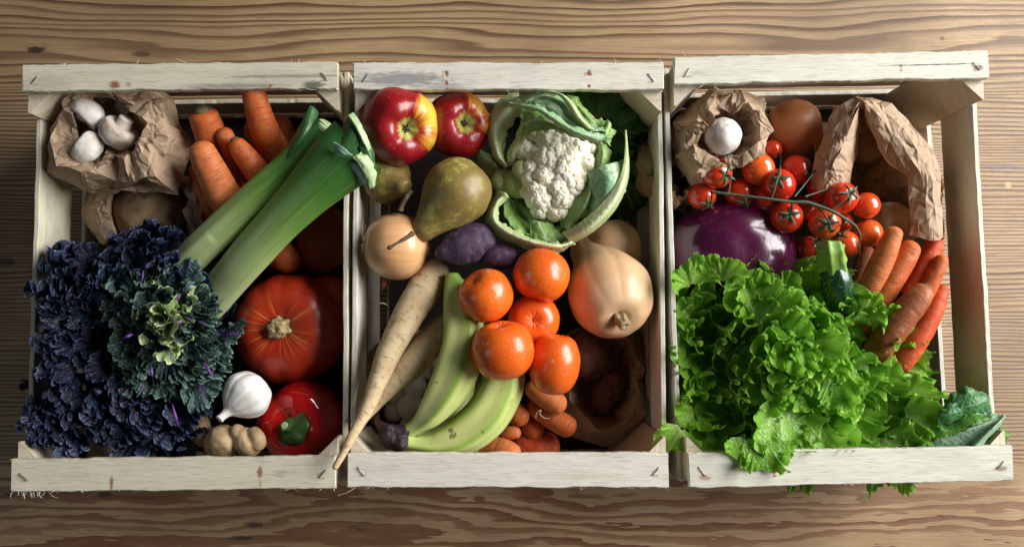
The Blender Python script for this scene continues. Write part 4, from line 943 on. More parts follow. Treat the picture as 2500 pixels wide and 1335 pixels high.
# ---- pears
PE = [(.02, -.92), (.2, -.95), (.5, -.90), (.82, -.62), (1.0, -.15), (.97, .25), (.80, .68), (.58, 1.10), (.42, 1.50), (.34, 1.80), (.22, 1.98), (.02, 2.02)]
def pear(label, c, r, axis, stem, seed, ln=1.0):
    a, R = solid('pear', c, r, [(x, y if y < 0 else y * ln) for x, y in PE], 'pear', axis, label, 'pear', 'olive pears', parts='flesh', noise=.05, nscale=1.1, seed=seed, seg=72, rings=72)
    o0 = np.array(a.location); Mx = np.array(a.rotation_quaternion.to_matrix())
    W = [(A(p[:3]) - o0) @ Mx for p in stem]; rr = [p[3] * sc(*p[:3]) for p in stem]
    local_tube('stem', W, rr, 'brown_stem', a, seg=14, rings=24, noise=.15, nscale=400, caps=(0, .4))
    return a
pear('large olive-green pear lying over the onion, stem pointing down left', (1116, 470, .148), 82, (-.80, -.90, .06), [(1008, 570, .160, 7), (985, 585, .165, 5.5), (962, 598, .166, 5.5), (949, 607, .166, 8)], 1, .90)
pear('smaller brownish pear under the red apple with a dark stem', (948, 438, .130), 62, (.66, -.40, .62), [(1004, 468, .152, 7), (992, 482, .158, 6), (982, 500, .158, 6), (977, 516, .156, 8)], 2, .62)

# ---- onion
on, R = solid('onion', (966, 602, .134), 82, [(.02, -.93), (.2, -.92), (.55, -.80), (.88, -.46), (1.0, 0), (.92, .42), (.62, .76), (.3, .92), (.14, 1.04), (.02, 1.06)], 'onion', (.9, -.05, -.25), 'golden brown onion with wispy roots beside the crate wall', 'onion', parts='bulb', noise=.025, nscale=1.2, seg=72, rings=56)
P_ = []
for i in range(34):
    t = rnd.uniform(0, 6.28); l_ = rnd.uniform(.18, .55); d = Vector((math.cos(t), math.sin(t), 0)); e = Vector((rnd.uniform(-1, 1), rnd.uniform(-1, 1), rnd.uniform(-.3, .6)))
    p0 = d * R * .08 + Vector((0, 0, -R * .92)); p1 = p0 + (d * .5 + Vector((0, 0, -.25))) * R * l_ * .6; p2 = p1 + (d + e) * R * l_ * .5
    V_, F_, _ = sweep_vf([p0, p1, p2], [.00035, .00028, .0001], seg=5, rings=9, caps=(0, 0)); P_.append((V_, F_))
V_, F_ = join(P_); f = link('roots', tri_ok(V_, F_), MT['fibre'], on); f['kind'] = 'stuff'
sp = loft('onion_skin_flake', [[(928, 680, .10), (934, 690, .103), (930, 710, .10)], [(940, 682, .105), (944, 692, .106), (938, 706, .10)], [(955, 684, .10), (950, 696, .102), (942, 700, .098)]], MT['peel'], nu=14, nv=10, thick=.0004, ruff=.002, rf=300)
tag(sp, 'loose pinkish onion skin flake below the golden onion', 'onion skin')

# ---- purple roots
def rootveg(label, pts, seed, **k): return carrot(label, pts, 'purple_root', seed=seed, name='purple_root', cat='purple root', group='purple roots under the pear', groove=.06, noise=.03, **k)
rootveg('thick purple root with pointed ringed end left of the cauliflower', [(1062, 622, .150, 9), (1080, 616, .150, 20), (1105, 608, .146, 40), (1140, 598, .142, 50), (1175, 588, .138, 46), (1196, 580, .13, 30)], 1, caps=(.8, .8))
rootveg('smaller purple root tucked behind the upper mandarin', [(1178, 630, .146, 12), (1200, 626, .145, 26), (1228, 627, .142, 31), (1262, 632, .135, 27)], 2, caps=(.8, .8))

# ---- parsnips
def parsnip(label, pts, mt, seed): return carrot(label, pts, mt, seed=seed, name='parsnip', cat='parsnip', group='two parsnips', groove=.08, caps=(.8, .9))
parsnip('long pale parsnip with its thin tip over the bottom rail', [(1075, 640, .110, 36), (1045, 690, .122, 40), (1000, 765, .138, 38), (955, 850, .150, 31), (922, 930, .160, 24), (895, 1000, .170, 17), (862, 1060, .182, 12), (838, 1105, .188, 10), (815, 1146, .192, 7)], 'parsnip', 1)
parsnip('shorter earthy parsnip lying under the long pale one', [(1110, 780, .115, 34), (1060, 825, .125, 38), (1010, 880, .132, 37), (960, 930, .138, 30), (920, 975, .144, 22), (895, 1010, .150, 15), (878, 1035, .155, 9)], 'parsnip_dirty', 2)
P_ = []
for (a, b, z, c_, d_, z2) in ((975, 820, .14, 990, 800, .15), (1000, 975, .12, 1004, 950, .12), (955, 965, .13, 972, 952, .125), (945, 745, .13, 925, 740, .14), (1050, 810, .12, 1040, 790, .13), (985, 960, .1, 952, 980, .11)):
    p0, p2 = A((a, b, z)), A((c_, d_, z2)); V_, F_, _ = sweep_vf([p0, (p0 + p2) / 2 + [.001, .001, .002], p2], [.0004, .0003, .0001], seg=5, rings=10, caps=(0, 0)); P_.append((V_, F_))
V_, F_ = join(P_); o0 = A((975, 820, .14)); par = [o for o in bpy.data.objects if o.name == 'parsnip.001'][0]
hh = link('root_hairs', tri_ok(V_ - np.array(par.location), F_), MT['fibre'], par)

# ---- bananas
bn = empty('banana_bunch', at(968, 1066, .15), 'bunch of three green-yellow bananas with dark purple crown', 'bananas')
five = lambda th, u: 1 + .085 * np.cos(5 * th + .6) * np.clip(np.sin(np.pi * u) * 2, 0, 1)
tube('banana', [(985, 1058, .150, 17), (1015, 1040, .153, 19), (1050, 1008, .156, 34), (1090, 950, .158, 48), (1118, 885, .156, 52), (1130, 815, .150, 49), (1122, 750, .142, 42), (1112, 705, .138, 30), (1106, 680, .136, 20), (1105, 664, .136, 15)], MT['banana'], bn, seg=50, rings=100, sect=five, caps=(0, .4), noise=.02, nscale=25)
tube('banana', [(985, 1075, .150, 17), (1020, 1082, .148, 20), (1070, 1082, .145, 36), (1130, 1060, .144, 48), (1185, 1015, .144, 53), (1222, 950, .142, 52), (1232, 890, .138, 46), (1225, 830, .132, 34), (1218, 790, .130, 18)], MT['banana'], bn, seg=50, rings=100, sect=five, caps=(0, .4), noise=.02, nscale=25)
tube('banana', [(982, 1066, .142, 15), (1015, 1062, .134, 18), (1050, 1048, .118, 30), (1085, 1020, .098, 38), (1110, 970, .085, 40), (1125, 900, .075, 38), (1130, 830, .07, 30)], MT['banana'], bn, seg=44, rings=90, sect=five, caps=(0, .4), noise=.02, nscale=25)
tube('crown', [(934, 1060, .152, 24), (945, 1062, .154, 28), (965, 1066, .154, 29), (984, 1070, .153, 31), (990, 1071, .152, 24)], MT['crownbanana'], bn, seg=44, rings=36, sect=lambda th, u: 1 + .12 * np.cos(5 * th) + .10 * np.cos(11 * th) * u, noise=.22, nscale=160, caps=(.15, .1), flat=.8)

# ---- mandarins
MA = [(.02, .80), (.08, .79), (.16, .83), (.40, .87), (.72, .72), (.95, .36), (1.0, 0), (.93, -.38), (.7, -.70), (.4, -.84), (.15, -.84), (.02, -.80)][::-1]
def mandarin(label, c, r, axis, sx=1, sy=1, seed=0, calyx=True, zs=1):
    a, R = solid('mandarin', c, r, MA, 'mandarin', axis, label, 'mandarin', 'mandarins piled in the middle crate', parts='peel', sx=sx, sy=sy, zs=zs, deform=lambda x, y, z, th, t: (x, y, z - .03 * np.abs(np.cos(5 * th)) * np.exp(-((x * x + y * y) / .12)) * (z > 0)), noise=.03, nscale=1.3, seed=seed, seg=80, rings=56)
    if calyx:
        local_tube('calyx', [(0, 0, R * .76), (0, 0, R * .815 * zs), (0, 0, R * .83 * zs)], [R * .07, R * .085, R * .05], 'pepper_green', a, seg=25, rings=10, sect=lambda th, u: 1 + .35 * np.cos(5 * th), caps=(0, .2))
    return a
mandarin('orange mandarin upper left of the pile, above the banana', (1187, 722, .165), 66, (-.35, .45, .4), seed=1, calyx=False)
mandarin('orange mandarin nearest the cauliflower, scarred on top', (1322, 671, .158), 69, (-.3, -.9, .2), seed=2, calyx=False)
mandarin('deep orange mandarin showing its green stem scar, lowest in the middle', (1303, 780, .138), 63, (-.02, -.03, 1), seed=3)
mandarin('largest orange mandarin resting across both bananas', (1228, 856, .178), 77, (-.1, .8, .25), seed=4, calyx=False)
mandarin('oval orange mandarin at the lower right of the pile', (1354, 890, .155), 72, (.12, 1, .1), sx=.86, sy=.9, seed=5, calyx=False, zs=1.15)

# ---- butternut squashes
BU = [(.02, .79), (.14, .80), (.3, .86), (.55, .82), (.85, .52), (1.0, .08), (.98, -.30), (.84, -.72), (.68, -1.15), (.60, -1.55), (.58, -1.95), (.45, -2.2), (.02, -2.25)][::-1]
bq, R = solid('butternut_squash', (1492, 722, .125), 104, BU, 'squash', (.14, -.62, .76), 'tan butternut squash with stem facing up, right of the mandarins', 'squash', 'butternut squashes', parts='rind', deform=ribs(10, .025, .2, .7), noise=.025, nscale=1.0, seg=96, rings=72)
local_tube('stem', [(0, 0, R * .72), (R * .01, 0, R * .86), (R * .03, -R * .02, R * 1.0), (R * .05, -R * .03, R * 1.10)], [R * .17, R * .155, R * .135, R * .14], 'corky', bq, seg=30, rings=26, sect=lambda th, u: 1 + .12 * np.cos(5 * th), noise=.15, nscale=120, caps=(0, .12))
solid('butternut_squash', (1500, 605, .080), 66, [(.02, -1.0), (.5, -.92), (.9, -.5), (1, 0), (.92, .5), (.75, 1), (.5, 1.4), (.02, 1.5)], 'squash', (.1, -.8, .1), 'second butternut squash in shade behind, under the cauliflower leaves', 'squash', 'butternut squashes', noise=.03, nscale=1.2)

# ---- baby carrots
G2 = 'small carrots beside the bananas'
carrot('top small carrot with blunt end under the oval mandarin', [(1290, 935, .085, 24), (1320, 960, .092, 27), (1355, 982, .098, 27), (1382, 995, .10, 22)], 'carrot_pale', seed=21, group=G2)
carrot('small carrot with a curled root hair, ending nearest the dark bag', [(1290, 985, .07, 20), (1330, 1010, .078, 25), (1375, 1035, .085, 28), (1405, 1052, .086, 23)], seed=22, group=G2)
carrot('stubby carrot end between banana and root-haired carrot', [(1240, 990, .07, 22), (1265, 1012, .078, 27), (1288, 1030, .08, 20)], seed=23, group=G2)
carrot('short carrot end just below the stubby one', [(1280, 1030, .06, 22), (1305, 1048, .066, 25), (1325, 1060, .068, 20)], seed=24, group=G2)
carrot('pale little carrot tip touching the banana edge', [(1225, 1060, .085, 14), (1250, 1056, .09, 16), (1272, 1058, .09, 11)], 'carrot_pale', seed=25, group=G2)
carrot('carrot partly under the bottom rail next to the banana', [(1270, 1118, .10, 20), (1240, 1105, .10, 30), (1200, 1095, .09, 32), (1160, 1085, .08, 30)], 'carrot_pale', seed=26, group=G2)
carrot('dark red carrot along the bottom rail', [(1250, 1075, .05, 34), (1310, 1090, .055, 42), (1365, 1100, .05, 36)], 'carrot_red', seed=27, group=G2)
hr = sweep_vf([A(p) for p in ((1308, 1020, .098), (1310, 1008, .103), (1322, 1000, .104), (1318, 1010, .102), (1330, 1020, .100), (1342, 1021, .10))], [.0003] * 6, seg=5, rings=26, caps=(0, 0))
o = link('root_hair', tri_ok(hr[0] - A((1320, 1010, .1)), hr[1]), MT['fibre']); o.location = at(1320, 1010, .1)
tag(o, 'curled pale root hair lying on a small carrot', 'root hair')

# ---- tomatoes on the vine
TOM = [(1749, 423, 38, .140, 'tomato', (1765, 435)), (1851, 414, 39, .138, 'tomato_o', None), (1886, 366, 23, .118, 'tomato', (1899, 387)), (1901, 452, 40, .148, 'tomato', (1887, 444)), (1946, 416, 37, .130, 'tomato', (1968, 421)),
       (2009, 458, 36, .132, 'tomato', (2006, 466)), (2054, 483, 39, .150, 'tomato', (2064, 477)), (2115, 502, 32, .138, 'tomato_o', None), (1714, 478, 34, .125, 'tomato', (1722, 503)), (1806, 472, 36, .125, 'tomato', (1813, 500)),
       (1921, 530, 39, .140, 'tomato', (1915, 529)), (2013, 544, 38, .145, 'tomato_o', (2008, 551)), (2120, 570, 34, .130, 'tomato_o', None), (2066, 597, 33, .130, 'tomato_o', (2046, 575)), (1974, 607, 31, .105, 'tomato', (1985, 592)),
       (2082, 684, 18, .09, 'tomato_o', (2085, 664)), (1862, 482, 32, .100, 'tomato', None), (1966, 506, 30, .105, 'tomato', None), (2050, 545, 30, .10, 'tomato', None)]
vt = empty('vine_tomatoes', at(1930, 500, .15), 'cluster of small red tomatoes on a green vine above the purple cabbage', 'tomatoes')
def toW(p): return A(p) - np.array(vt.location)
def vine(name, pts, root=vt, mt='green_stem', **k):
    W = [toW(p[:3]) for p in pts]; r = [p[3] * sc(*p[:3]) for p in pts]
    V_, F_, uv = sweep_vf(W, r, seg=12, rings=max(18, 8 * len(pts)), noise=.14, nscale=300, caps=(.3, .3)); return link(name, tri_ok(V_, F_, uv), MT[mt], root)
vine('main_stem', [(1733, 468, .168, 4), (1770, 473, .170, 3.5), (1830, 480, .172, 3.5), (1880, 486, .173, 3.5), (1935, 493, .172, 4), (1972, 495, .172, 4.8), (2030, 515, .172, 4.2), (2062, 534, .168, 4), (2088, 552, .163, 3.5), (2100, 580, .158, 2.5), (2094, 606, .154, 2)])
TP = [(.02, .90), (.08, .90), (.18, .95), (.45, .90), (.80, .62), (1.0, .10), (.97, -.30), (.75, -.70), (.4, -.92), (.02, -.98)][::-1]
JN = {0: (1778, 474), 2: (1898, 440), 3: (1883, 486), 4: (1940, 480), 5: (1966, 480), 6: (2030, 513), 8: (1738, 470), 9: (1815, 479), 10: (1933, 493), 11: (1997, 506), 13: (2062, 534), 14: (2040, 560), 15: (2098, 600)}
for i, (a, b, r, z, mt, cx) in enumerate(TOM):
    rr = r * sc(a, b, z)
    if cx is not None:
        dx, dy = (cx[0] - a) / r, (cx[1] - b) / r; n_ = math.hypot(dx, dy)
        if n_ > .92: dx, dy = dx / n_ * .92, dy / n_ * .92
        axs = Vector(ax(dx, dy))
    else: axs = Vector((rnd.uniform(-.4, .4), rnd.uniform(-.5, .2), -1))
    t = bpy.data.objects.new('tomato', lathe_mesh(TP, rr, seg=40, rings=30, noise=.02, nscale=1.2, seed=i)); t.data.materials.append(MT[mt])
    col.objects.link(t); t.parent = vt; t.location = toW((a, b, z)); t.rotation_mode = 'QUATERNION'; q = axs.to_track_quat('Z', 'Y') @ Quaternion((0, 0, 1), rnd.uniform(0, 6)); t.rotation_quaternion = q
    if cx is not None:
        P_ = []
        for k in range(5):
            th = k * 2 * math.pi / 5 + rnd.uniform(-.25, .25); d = np.array([math.cos(th), math.sin(th), 0]); L_ = rr * rnd.uniform(.60, .90); lift = rnd.uniform(.05, .45); ux = np.array([0, 0, 1.0])
            top = ux * rr * .93
            V_, F_, _ = sweep_vf([top, top + d * L_ * .3 + ux * rr * .05, top + d * L_ * .65 + ux * rr * (lift * .3 - .05), top + d * L_ + ux * rr * (lift * .7 - .2)], [rr * .06, rr * .11, rr * .08, rr * .012], seg=8, rings=14, flat=.35, caps=(0, 0)); P_.append((V_, F_))
        V_, F_, _ = sweep_vf([(0, 0, rr * .88), (0, 0, rr * 1.02)], [rr * .13, rr * .09], seg=10, rings=8, caps=(0, .4)); P_.append((V_, F_))
        V_, F_ = join(P_); link('calyx', tri_ok(V_, F_), MT['sepal'], t)
        if i in JN:
            j = JN[i]; end = np.array(q @ Vector((0, 0, rr * 1.0))) + np.array(t.location); st = toW((j[0], j[1], .168 if i != 2 else .15))
            out = np.array(q @ Vector((0, 0, rr * 1.35))) + np.array(t.location)
            V_, F_, uv = sweep_vf([st, (st * .55 + out * .45) + [0, 0, .002], out, end], [.0010, .0008, .0009, .0012], seg=10, rings=26, noise=.12, nscale=300, caps=(0, 0)); link('pedicel', tri_ok(V_, F_, uv), MT['green_stem'], vt)

# ---- red cabbage
cb, _ = solid('red_cabbage', (1780, 612, .092), 160, [(.02, .74), (.3, .74), (.65, .62), (.92, .30), (1, 0), (.92, -.32), (.6, -.5), (.02, -.5)][::-1], 'cabbage', (0, .05, 1), 'glossy dark purple cabbage head behind the lettuce', 'cabbage', sy=.80, noise=.05, nscale=1.2, seg=96, rings=64)

# ---- zucchini
zu = empty('zucchini', at(2035, 640, .15), 'dark green zucchini with pale ridged stalk poking from the lettuce', 'zucchini')
tube('fruit', [(2030, 642, .158, 24), (2036, 665, .157, 34), (2044, 700, .150, 38), (2048, 740, .130, 40), (2050, 800, .095, 40), (2035, 880, .075, 34)], MT['zucchini'], zu, seg=56, rings=60, sect=lambda th, u: 1 + .02 * np.cos(8 * th), caps=(.3, .8))
tube('stalk', [(2026, 594, .174, 27), (2027, 604, .174, 31), (2029, 625, .168, 29), (2032, 648, .158, 34)], MT['zuc_stem'], zu, seg=48, rings=30, sect=lambda th, u: 1 + .11 * np.cos(6 * th) + .03 * np.cos(12 * th), noise=.1, nscale=90, caps=(.12, 0))

# ---- carrots of the right crate
G3 = 'carrots in the right crate'
carrot('upright orange carrot nearest the tomatoes in the right crate', [(2188, 553, .158, 17), (2178, 580, .156, 23), (2155, 635, .150, 28), (2125, 700, .14, 29), (2095, 765, .12, 29)], 'carrot_pale', seed=31, group=G3)
carrot('long orange carrot, second from the tomatoes', [(2232, 590, .150, 22), (2205, 635, .148, 29), (2165, 700, .142, 31), (2120, 775, .128, 31), (2090, 830, .11, 29)], seed=32, group=G3)
carrot('bright red-orange carrot curving behind the second one', [(2280, 578, .120, 19), (2278, 610, .122, 22), (2250, 665, .122, 24), (2215, 725, .115, 26)], 'carrot_red', seed=33, group=G3)
carrot('brown-tipped carrot leaning on the crate side', [(2304, 622, .138, 13), (2292, 648, .136, 18), (2265, 700, .13, 22), (2225, 770, .12, 24)], seed=34, group=G3)
carrot('thick brownish carrot with dark crown, lying lowest over the others', [(2262, 700, .158, 22), (2240, 728, .158, 31), (2200, 778, .152, 34), (2160, 830, .142, 34), (2120, 880, .12, 33)], 'carrot_brown', crown=0, seed=35, group=G3, caps=(.6, .8))
carrot('orange carrot at the far right, tapering up by the side slats', [(2302, 695, .125, 10), (2296, 720, .127, 18), (2270, 775, .127, 25), (2230, 840, .122, 28), (2185, 900, .11, 28)], 'carrot_red', seed=36, group=G3)
carrot('carrot in shade between the tomatoes and the upright carrots', [(2120, 600, .10, 17), (2105, 650, .10, 22), (2085, 720, .09, 24)], 'carrot_brown', seed=37, group=G3)
# ------------------------------------------------------------------ ruffled leaves (fan shaped, margin longer than it can lie flat)
def fan_leaf(base, d, L, span=1.25, e0=.6, e1=-.2, aspect=.9, roll=0.0, cup=.3, jag=.03, seed=0, nphi=190, nr=26, inner=.05,
             k=(2.2, 8, 21), amp=(.13, .085, .028), pw=(1.8, 4.5, 9.0), tang=.9, scal=.5, lift=0.0):
    rs = np.random.RandomState(seed)
    rho = np.linspace(inner, 1, nr) ** .75; phi = np.linspace(-1, 1, nphi)
    RHO, PH = np.meshgrid(rho, phi, indexing='ij')
    a = PH * span
    z = 0; A_ = a; dr = 0
    for kk, am_, p_ in zip(k, amp, pw):
        m_ = max(4, int(kk * 2)); inc = rs.uniform(.45, 1.55, m_); cum = np.concatenate([[0], np.cumsum(inc)]); cum = cum / cum[-1] * kk * 2 * np.pi + rs.uniform(0, 6.28)
        ph = np.interp(PH, np.linspace(-1, 1, m_ + 1), cum)
        md = np.interp(PH, np.linspace(-1, 1, m_ + 1), rs.uniform(.45, 1.45, m_ + 1)); R_ = RHO ** p_
        z = z + am_ * L * md * R_ * np.sin(ph)
        A_ = A_ + tang * md * R_ * np.cos(ph) * (2 * span / (kk * 2 * np.pi)) * (1 if kk > 4 else .4)
        dr = dr - am_ * scal * md * R_ * (np.sin(ph) ** 2) - am_ * scal * .5 * R_ * np.sin(ph + .8)
    out = (1 - .30 * np.abs(PH) ** 2.2) * (1 + .09 * np.sin(PH * 7 + rs.uniform(0, 6)) + jag * (np.abs(((PH * 30) % 2) - 1) - .5) + jag * .7 * np.sin(PH * 47))
    rr = RHO * L * (1 + (out - 1) * RHO + dr)
    x = rr * np.cos(A_); y = rr * np.sin(A_) * aspect
    z = z + cup * L * (y / L) ** 2 + lift * L * RHO ** 5; x = x - lift * .5 * L * RHO ** 7 * np.cos(A_)
    # bend along the length
    xs = np.linspace(-.5 * L, 1.3 * L, 60); el = e0 + (e1 - e0) * np.clip(xs / L, 0, 1.2); dx = xs[1] - xs[0]
    X = np.cumsum(np.cos(el)) * dx; Z = np.cumsum(np.sin(el)) * dx; X -= np.interp(0, xs, X); Z -= np.interp(0, xs, Z)
    cx, cz, ce = np.interp(x, xs, X), np.interp(x, xs, Z), np.interp(x, xs, el)
    px = cx - z * np.sin(ce); pz = cz + z * np.cos(ce)
    dd = np.array([d[0], d[1], 0.0]); dd /= np.linalg.norm(dd); sd = np.array([-dd[1], dd[0], 0]); up = np.array([0, 0, 1.0])
    if roll:
        sd, up = sd * math.cos(roll) + up * math.sin(roll), up * math.cos(roll) - sd * math.sin(roll)
    P = np.array(base)[None, None] + px[..., None] * dd + y[..., None] * sd + pz[..., None] * up
    lat = np.sin(a) * RHO
    return P, np.stack([RHO, lat], -1), np.stack([(PH + 1) / 2, RHO], -1)
def leaf_obj(root, name, mt, P, uv, uv2, thick=0.0, zmin=.009, label=None, keep=True):
    P = P.copy(); zz = P[..., 2]; sft = zmin + .0035; P[..., 2] = np.where(zz < sft, zmin + .0035 * np.exp((np.minimum(zz, sft) - sft) / .0035), zz)
    if root.name.startswith('lettuce') and zmin < .1 and keep:
        yin = -.1650 + .0218 * (P[..., 0] - .3155); d_ = yin - P[..., 1]; P[..., 1] = np.where(d_ > 0, yin - .0018 * np.tanh(d_ / .0018 * .5), P[..., 1])
    if zmin > .1: P[..., 2] += .00012 * (len(root.children) % 30)
    nr, nphi = P.shape[:2]
    me = mesh_from(P.reshape(-1, 3) - np.array(root.location), grid_faces(nr, nphi), uv=uv.reshape(-1, 2), uv2=uv2.reshape(-1, 2))
    return link(name, me, mt, root, label)

# ---- frilly lettuce: rosette of many leaves from a heart
lroot = empty('lettuce', at(1930, 880, .02), 'large frilly bright green lettuce spilling over the right crate rail', 'lettuce')
BND = [(1668, 690), (1662, 645), (1700, 620), (1780, 640), (1850, 680), (1960, 670), (2040, 690), (2110, 720), (2150, 790), (2215, 860), (2230, 930), (2255, 985), (2235, 1050), (2180, 1085), (2120, 1110), (2040, 1110), (1960, 1112), (1880, 1120), (1800, 1110), (1700, 1100), (1668, 1065), (1675, 1000), (1672, 900), (1668, 800)]
LC = (1925, 885)
_, rb = polar_interp(LC, BND, 72)
def bnd(th): return float(np.interp((th + np.pi) % (2 * np.pi), np.linspace(0, 2 * np.pi, 72, endpoint=False), rb))
rs = np.random.RandomState(4); i = 0
for (cnt, f0, f1, z0, e0, e1, l0, l1) in [(24, .66, .84, .085, .70, .10, .046, .060), (22, .60, .78, .100, .65, .0, .046, .058), (17, .46, .64, .098, .75, .05, .050, .064), (14, .28, .50, .115, .80, .10, .048, .062), (11, .12, .36, .128, .85, .15, .044, .058), (8, .05, .22, .140, .8, .15, .038, .050), (5, .0, .10, .150, .75, .1, .034, .042)]:
    for k in range(cnt):
        th = 2 * np.pi * (k + rs.uniform(-.35, .35)) / cnt; f = rs.uniform(f0, f1); R_ = bnd(th)
        B = A((LC[0] + math.cos(th) * R_ * f, LC[1] + math.sin(th) * R_ * f, z0 + rs.uniform(-.008, .010)))
        L = rs.uniform(l0, l1); room = max(.022, (R_ * (1.02 - f)) * .00042)
        if cnt >= 22: L = min(L, max(.030, room * 1.6))
        ang = -th + rs.uniform(-1.3, 1.3) * (1 if cnt < 20 else .45)
        P, u1, u2 = fan_leaf(B, (math.cos(ang), math.sin(ang)), L, span=rs.uniform(1.15, 1.6), e0=e0 + rs.uniform(-.25, .25), e1=e1 + rs.uniform(-.35, .45), aspect=rs.uniform(.85, 1.15), roll=rs.uniform(-.6, .6), cup=rs.uniform(-.4, .7), seed=100 + i,
                             k=(rs.uniform(1.4, 2.4), rs.uniform(6, 9), rs.uniform(18, 26)), amp=(.16, .13, .026), pw=(1.6, 4.0, 9), tang=1.45, jag=.02, scal=.10, nr=30, nphi=230, lift=rs.uniform(.12, .30))
        leaf_obj(lroot, 'leaf', MT['lettuce'], P, u1, u2); i += 1
for (a, b, z, dx, dy, L) in ((1905, 905, .150, .4, .9, .050), (1885, 850, .152, 1, .2, .052), (1935, 820, .154, .1, -1, .054), (1975, 900, .152, -.9, .4, .046), (1930, 930, .150, -.2, .9, .046), (1960, 720, .128, -.3, 1, .032), (2105, 775, .145, .4, .9, .034), (2120, 800, .14, .8, .6, .036), (2030, 760, .140, .1, 1, .034), (2060, 735, .138, .2, 1, .030), (2150, 1060, .135, .5, -.8, .042), (2110, 1075, .13, .1, -1, .040), (2200, 1010, .14, 1, -.3, .040), (2220, 960, .14, 1, .1, .034), (2050, 1075, .14, 0, -1, .038), (1690, 700, .15, -.3, 1, .036), (1760, 690, .145, .0, 1, .036), (1830, 720, .145, .2, 1, .036), (1900, 730, .14, .1, 1, .034), (1700, 780, .12, -.8, 1, .036), (1700, 900, .12, -.8, -1, .036), (1710, 1000, .125, -.8, -.6, .040), (1730, 1060, .13, -.3, -1, .040), (1790, 1070, .135, 0, -1, .040), (1690, 850, .125, -1, .2, .036), (1720, 950, .125, -1, -.2, .038)):
    B = A((a, b, z)); P, u1, u2 = fan_leaf(B, (dx, dy), L, span=rs.uniform(1.2, 1.6), e0=rs.uniform(.7, 1.1), e1=rs.uniform(-.1, .4), seed=int(a + b), k=(2, 7.5, 20), amp=(.16, .13, .026), pw=(1.6, 4.0, 9), tang=1.45, scal=.10, lift=.2, jag=.02, roll=rs.uniform(-.4, .4)); leaf_obj(lroot, 'leaf', MT['lettuce'], P, u1, u2)
for (a, b, z, dx, dy, L) in ((1955, 1130, .030, .05, -1, .040), (2150, 1130, .030, -.3, -1, .036), (2195, 1125, .032, .5, -1, .034)):
    B = A((a, 1085, .069)); P, u1, u2 = fan_leaf(B, (dx * .4, dy), .058, span=.8, e0=.0, e1=-.35, aspect=.6, seed=int(a), amp=(.08, .05, .02)); leaf_obj(lroot, 'leaf', MT['lettuce'], P, u1, u2, keep=False)
for (a, b, z, dx, dy, L) in ((1858, 1068, .172, .0, -1, .036), (1815, 1062, .172, -.2, -1, .029), (1895, 1072, .172, .2, -1, .024), (1665, 1040, .15, -.6, -1, .035)):
    B = A((a, b, z)); P, u1, u2 = fan_leaf(B, (dx, dy), L, span=1.3, e0=.25, e1=-.25, aspect=.9, seed=int(a), k=(2, 7.5, 20), amp=(.16, .13, .026), pw=(1.6, 4.0, 9), tang=1.45, scal=.1, jag=.02, lift=.15); leaf_obj(lroot, 'leaf', MT['lettuce'], P, u1, u2, zmin=(.1768 if a > 1700 else .009))
for (a, b, z, dx, dy, L, e0_, e1_, rl_) in ((1955, 930, .158, -.45, 1, .066, .35, -.05, .3), (1900, 960, .160, -.1, -1, .070, .30, -.1, -.35), (1985, 1010, .150, -.4, -1, .060, .5, .0, .2), (1850, 800, .150, .5, .8, .056, .5, .0, -.3), (2040, 880, .152, -.2, -1, .054, .5, .1, .3), (1900, 1020, .150, .1, -1, .050, .4, -.1, .2)):
    P, u1, u2 = fan_leaf(A((a, b, z)), (dx, dy), L, span=1.15, e0=e0_, e1=e1_, aspect=.85, seed=int(a * 3 + b), k=(2, 7, 20), amp=(.12, .11, .024), pw=(1.6, 4.5, 9), tang=1.4, scal=.1, jag=.02, lift=.12, roll=rl_, nr=34, nphi=240); leaf_obj(lroot, 'leaf', MT['lettuce'], P, u1, u2)

# ---- dark leafy lettuce behind the cauliflower
dl = empty('leafy_greens', at(1450, 270, .08), 'dark green frilly leaves in the corner behind the cauliflower', 'lettuce')
for k, (a, b, z, dx, dy, L) in enumerate(((1430, 300, .09, -.5, 1, .05), (1460, 290, .10, .1, 1, .045), (1490, 300, .09, .6, .8, .045), (1480, 330, .08, 1, .2, .045), (1500, 360, .07, .8, -.5, .05), (1450, 260, .08, -.2, 1, .04), (1505, 310, .10, .9, .4, .035), (1515, 430, .06, .3, -1, .05))):
    P, u1, u2 = fan_leaf(A((a, b, z)), (dx, dy), L, span=1.35, e0=.6, e1=-.3, aspect=.95, seed=300 + k); leaf_obj(dl, 'leaf', MT['lettuce_dark'], P, u1, u2)

# ---- kale
def kale_bunch(root, items, mt, seed, nr=24, nphi=250, span=(1.2, 1.6), asp=(.8, 1.1), elev=(.9, .4), k=(2.6, 11, 30), amp=(.17, .10, .035), pw=(1.5, 3.5, 8.0), jit=.5, rl=.6):
    rs = np.random.RandomState(seed)
    for q_, it in enumerate(items):
        a, b, z, a2, b2, z2 = it[:6]
        B, T_ = A((a, b, z)), A((a2, b2, z2)); L = np.linalg.norm((T_ - B)) / .85
        sl = math.atan2(T_[2] - B[2], np.linalg.norm((T_ - B)[:2])); d = (T_ - B)[:2]; j = rs.uniform(-jit, jit); d = (d[0] * math.cos(j) - d[1] * math.sin(j), d[0] * math.sin(j) + d[1] * math.cos(j))
        P, u1, u2 = fan_leaf(B, d, L, span=rs.uniform(*span), e0=sl + elev[0] + rs.uniform(-.3, .3), e1=sl + elev[1] + rs.uniform(-.4, .4), aspect=rs.uniform(*asp), roll=rs.uniform(-rl, rl), cup=rs.uniform(-.3, .5), jag=.035, seed=seed * 50 + q_, nphi=nphi, nr=nr,
                             k=tuple(kk * rs.uniform(.8, 1.2) for kk in k), amp=amp, pw=pw)
        leaf_obj(root, 'leaf', MT[mt], P, u1, u2)
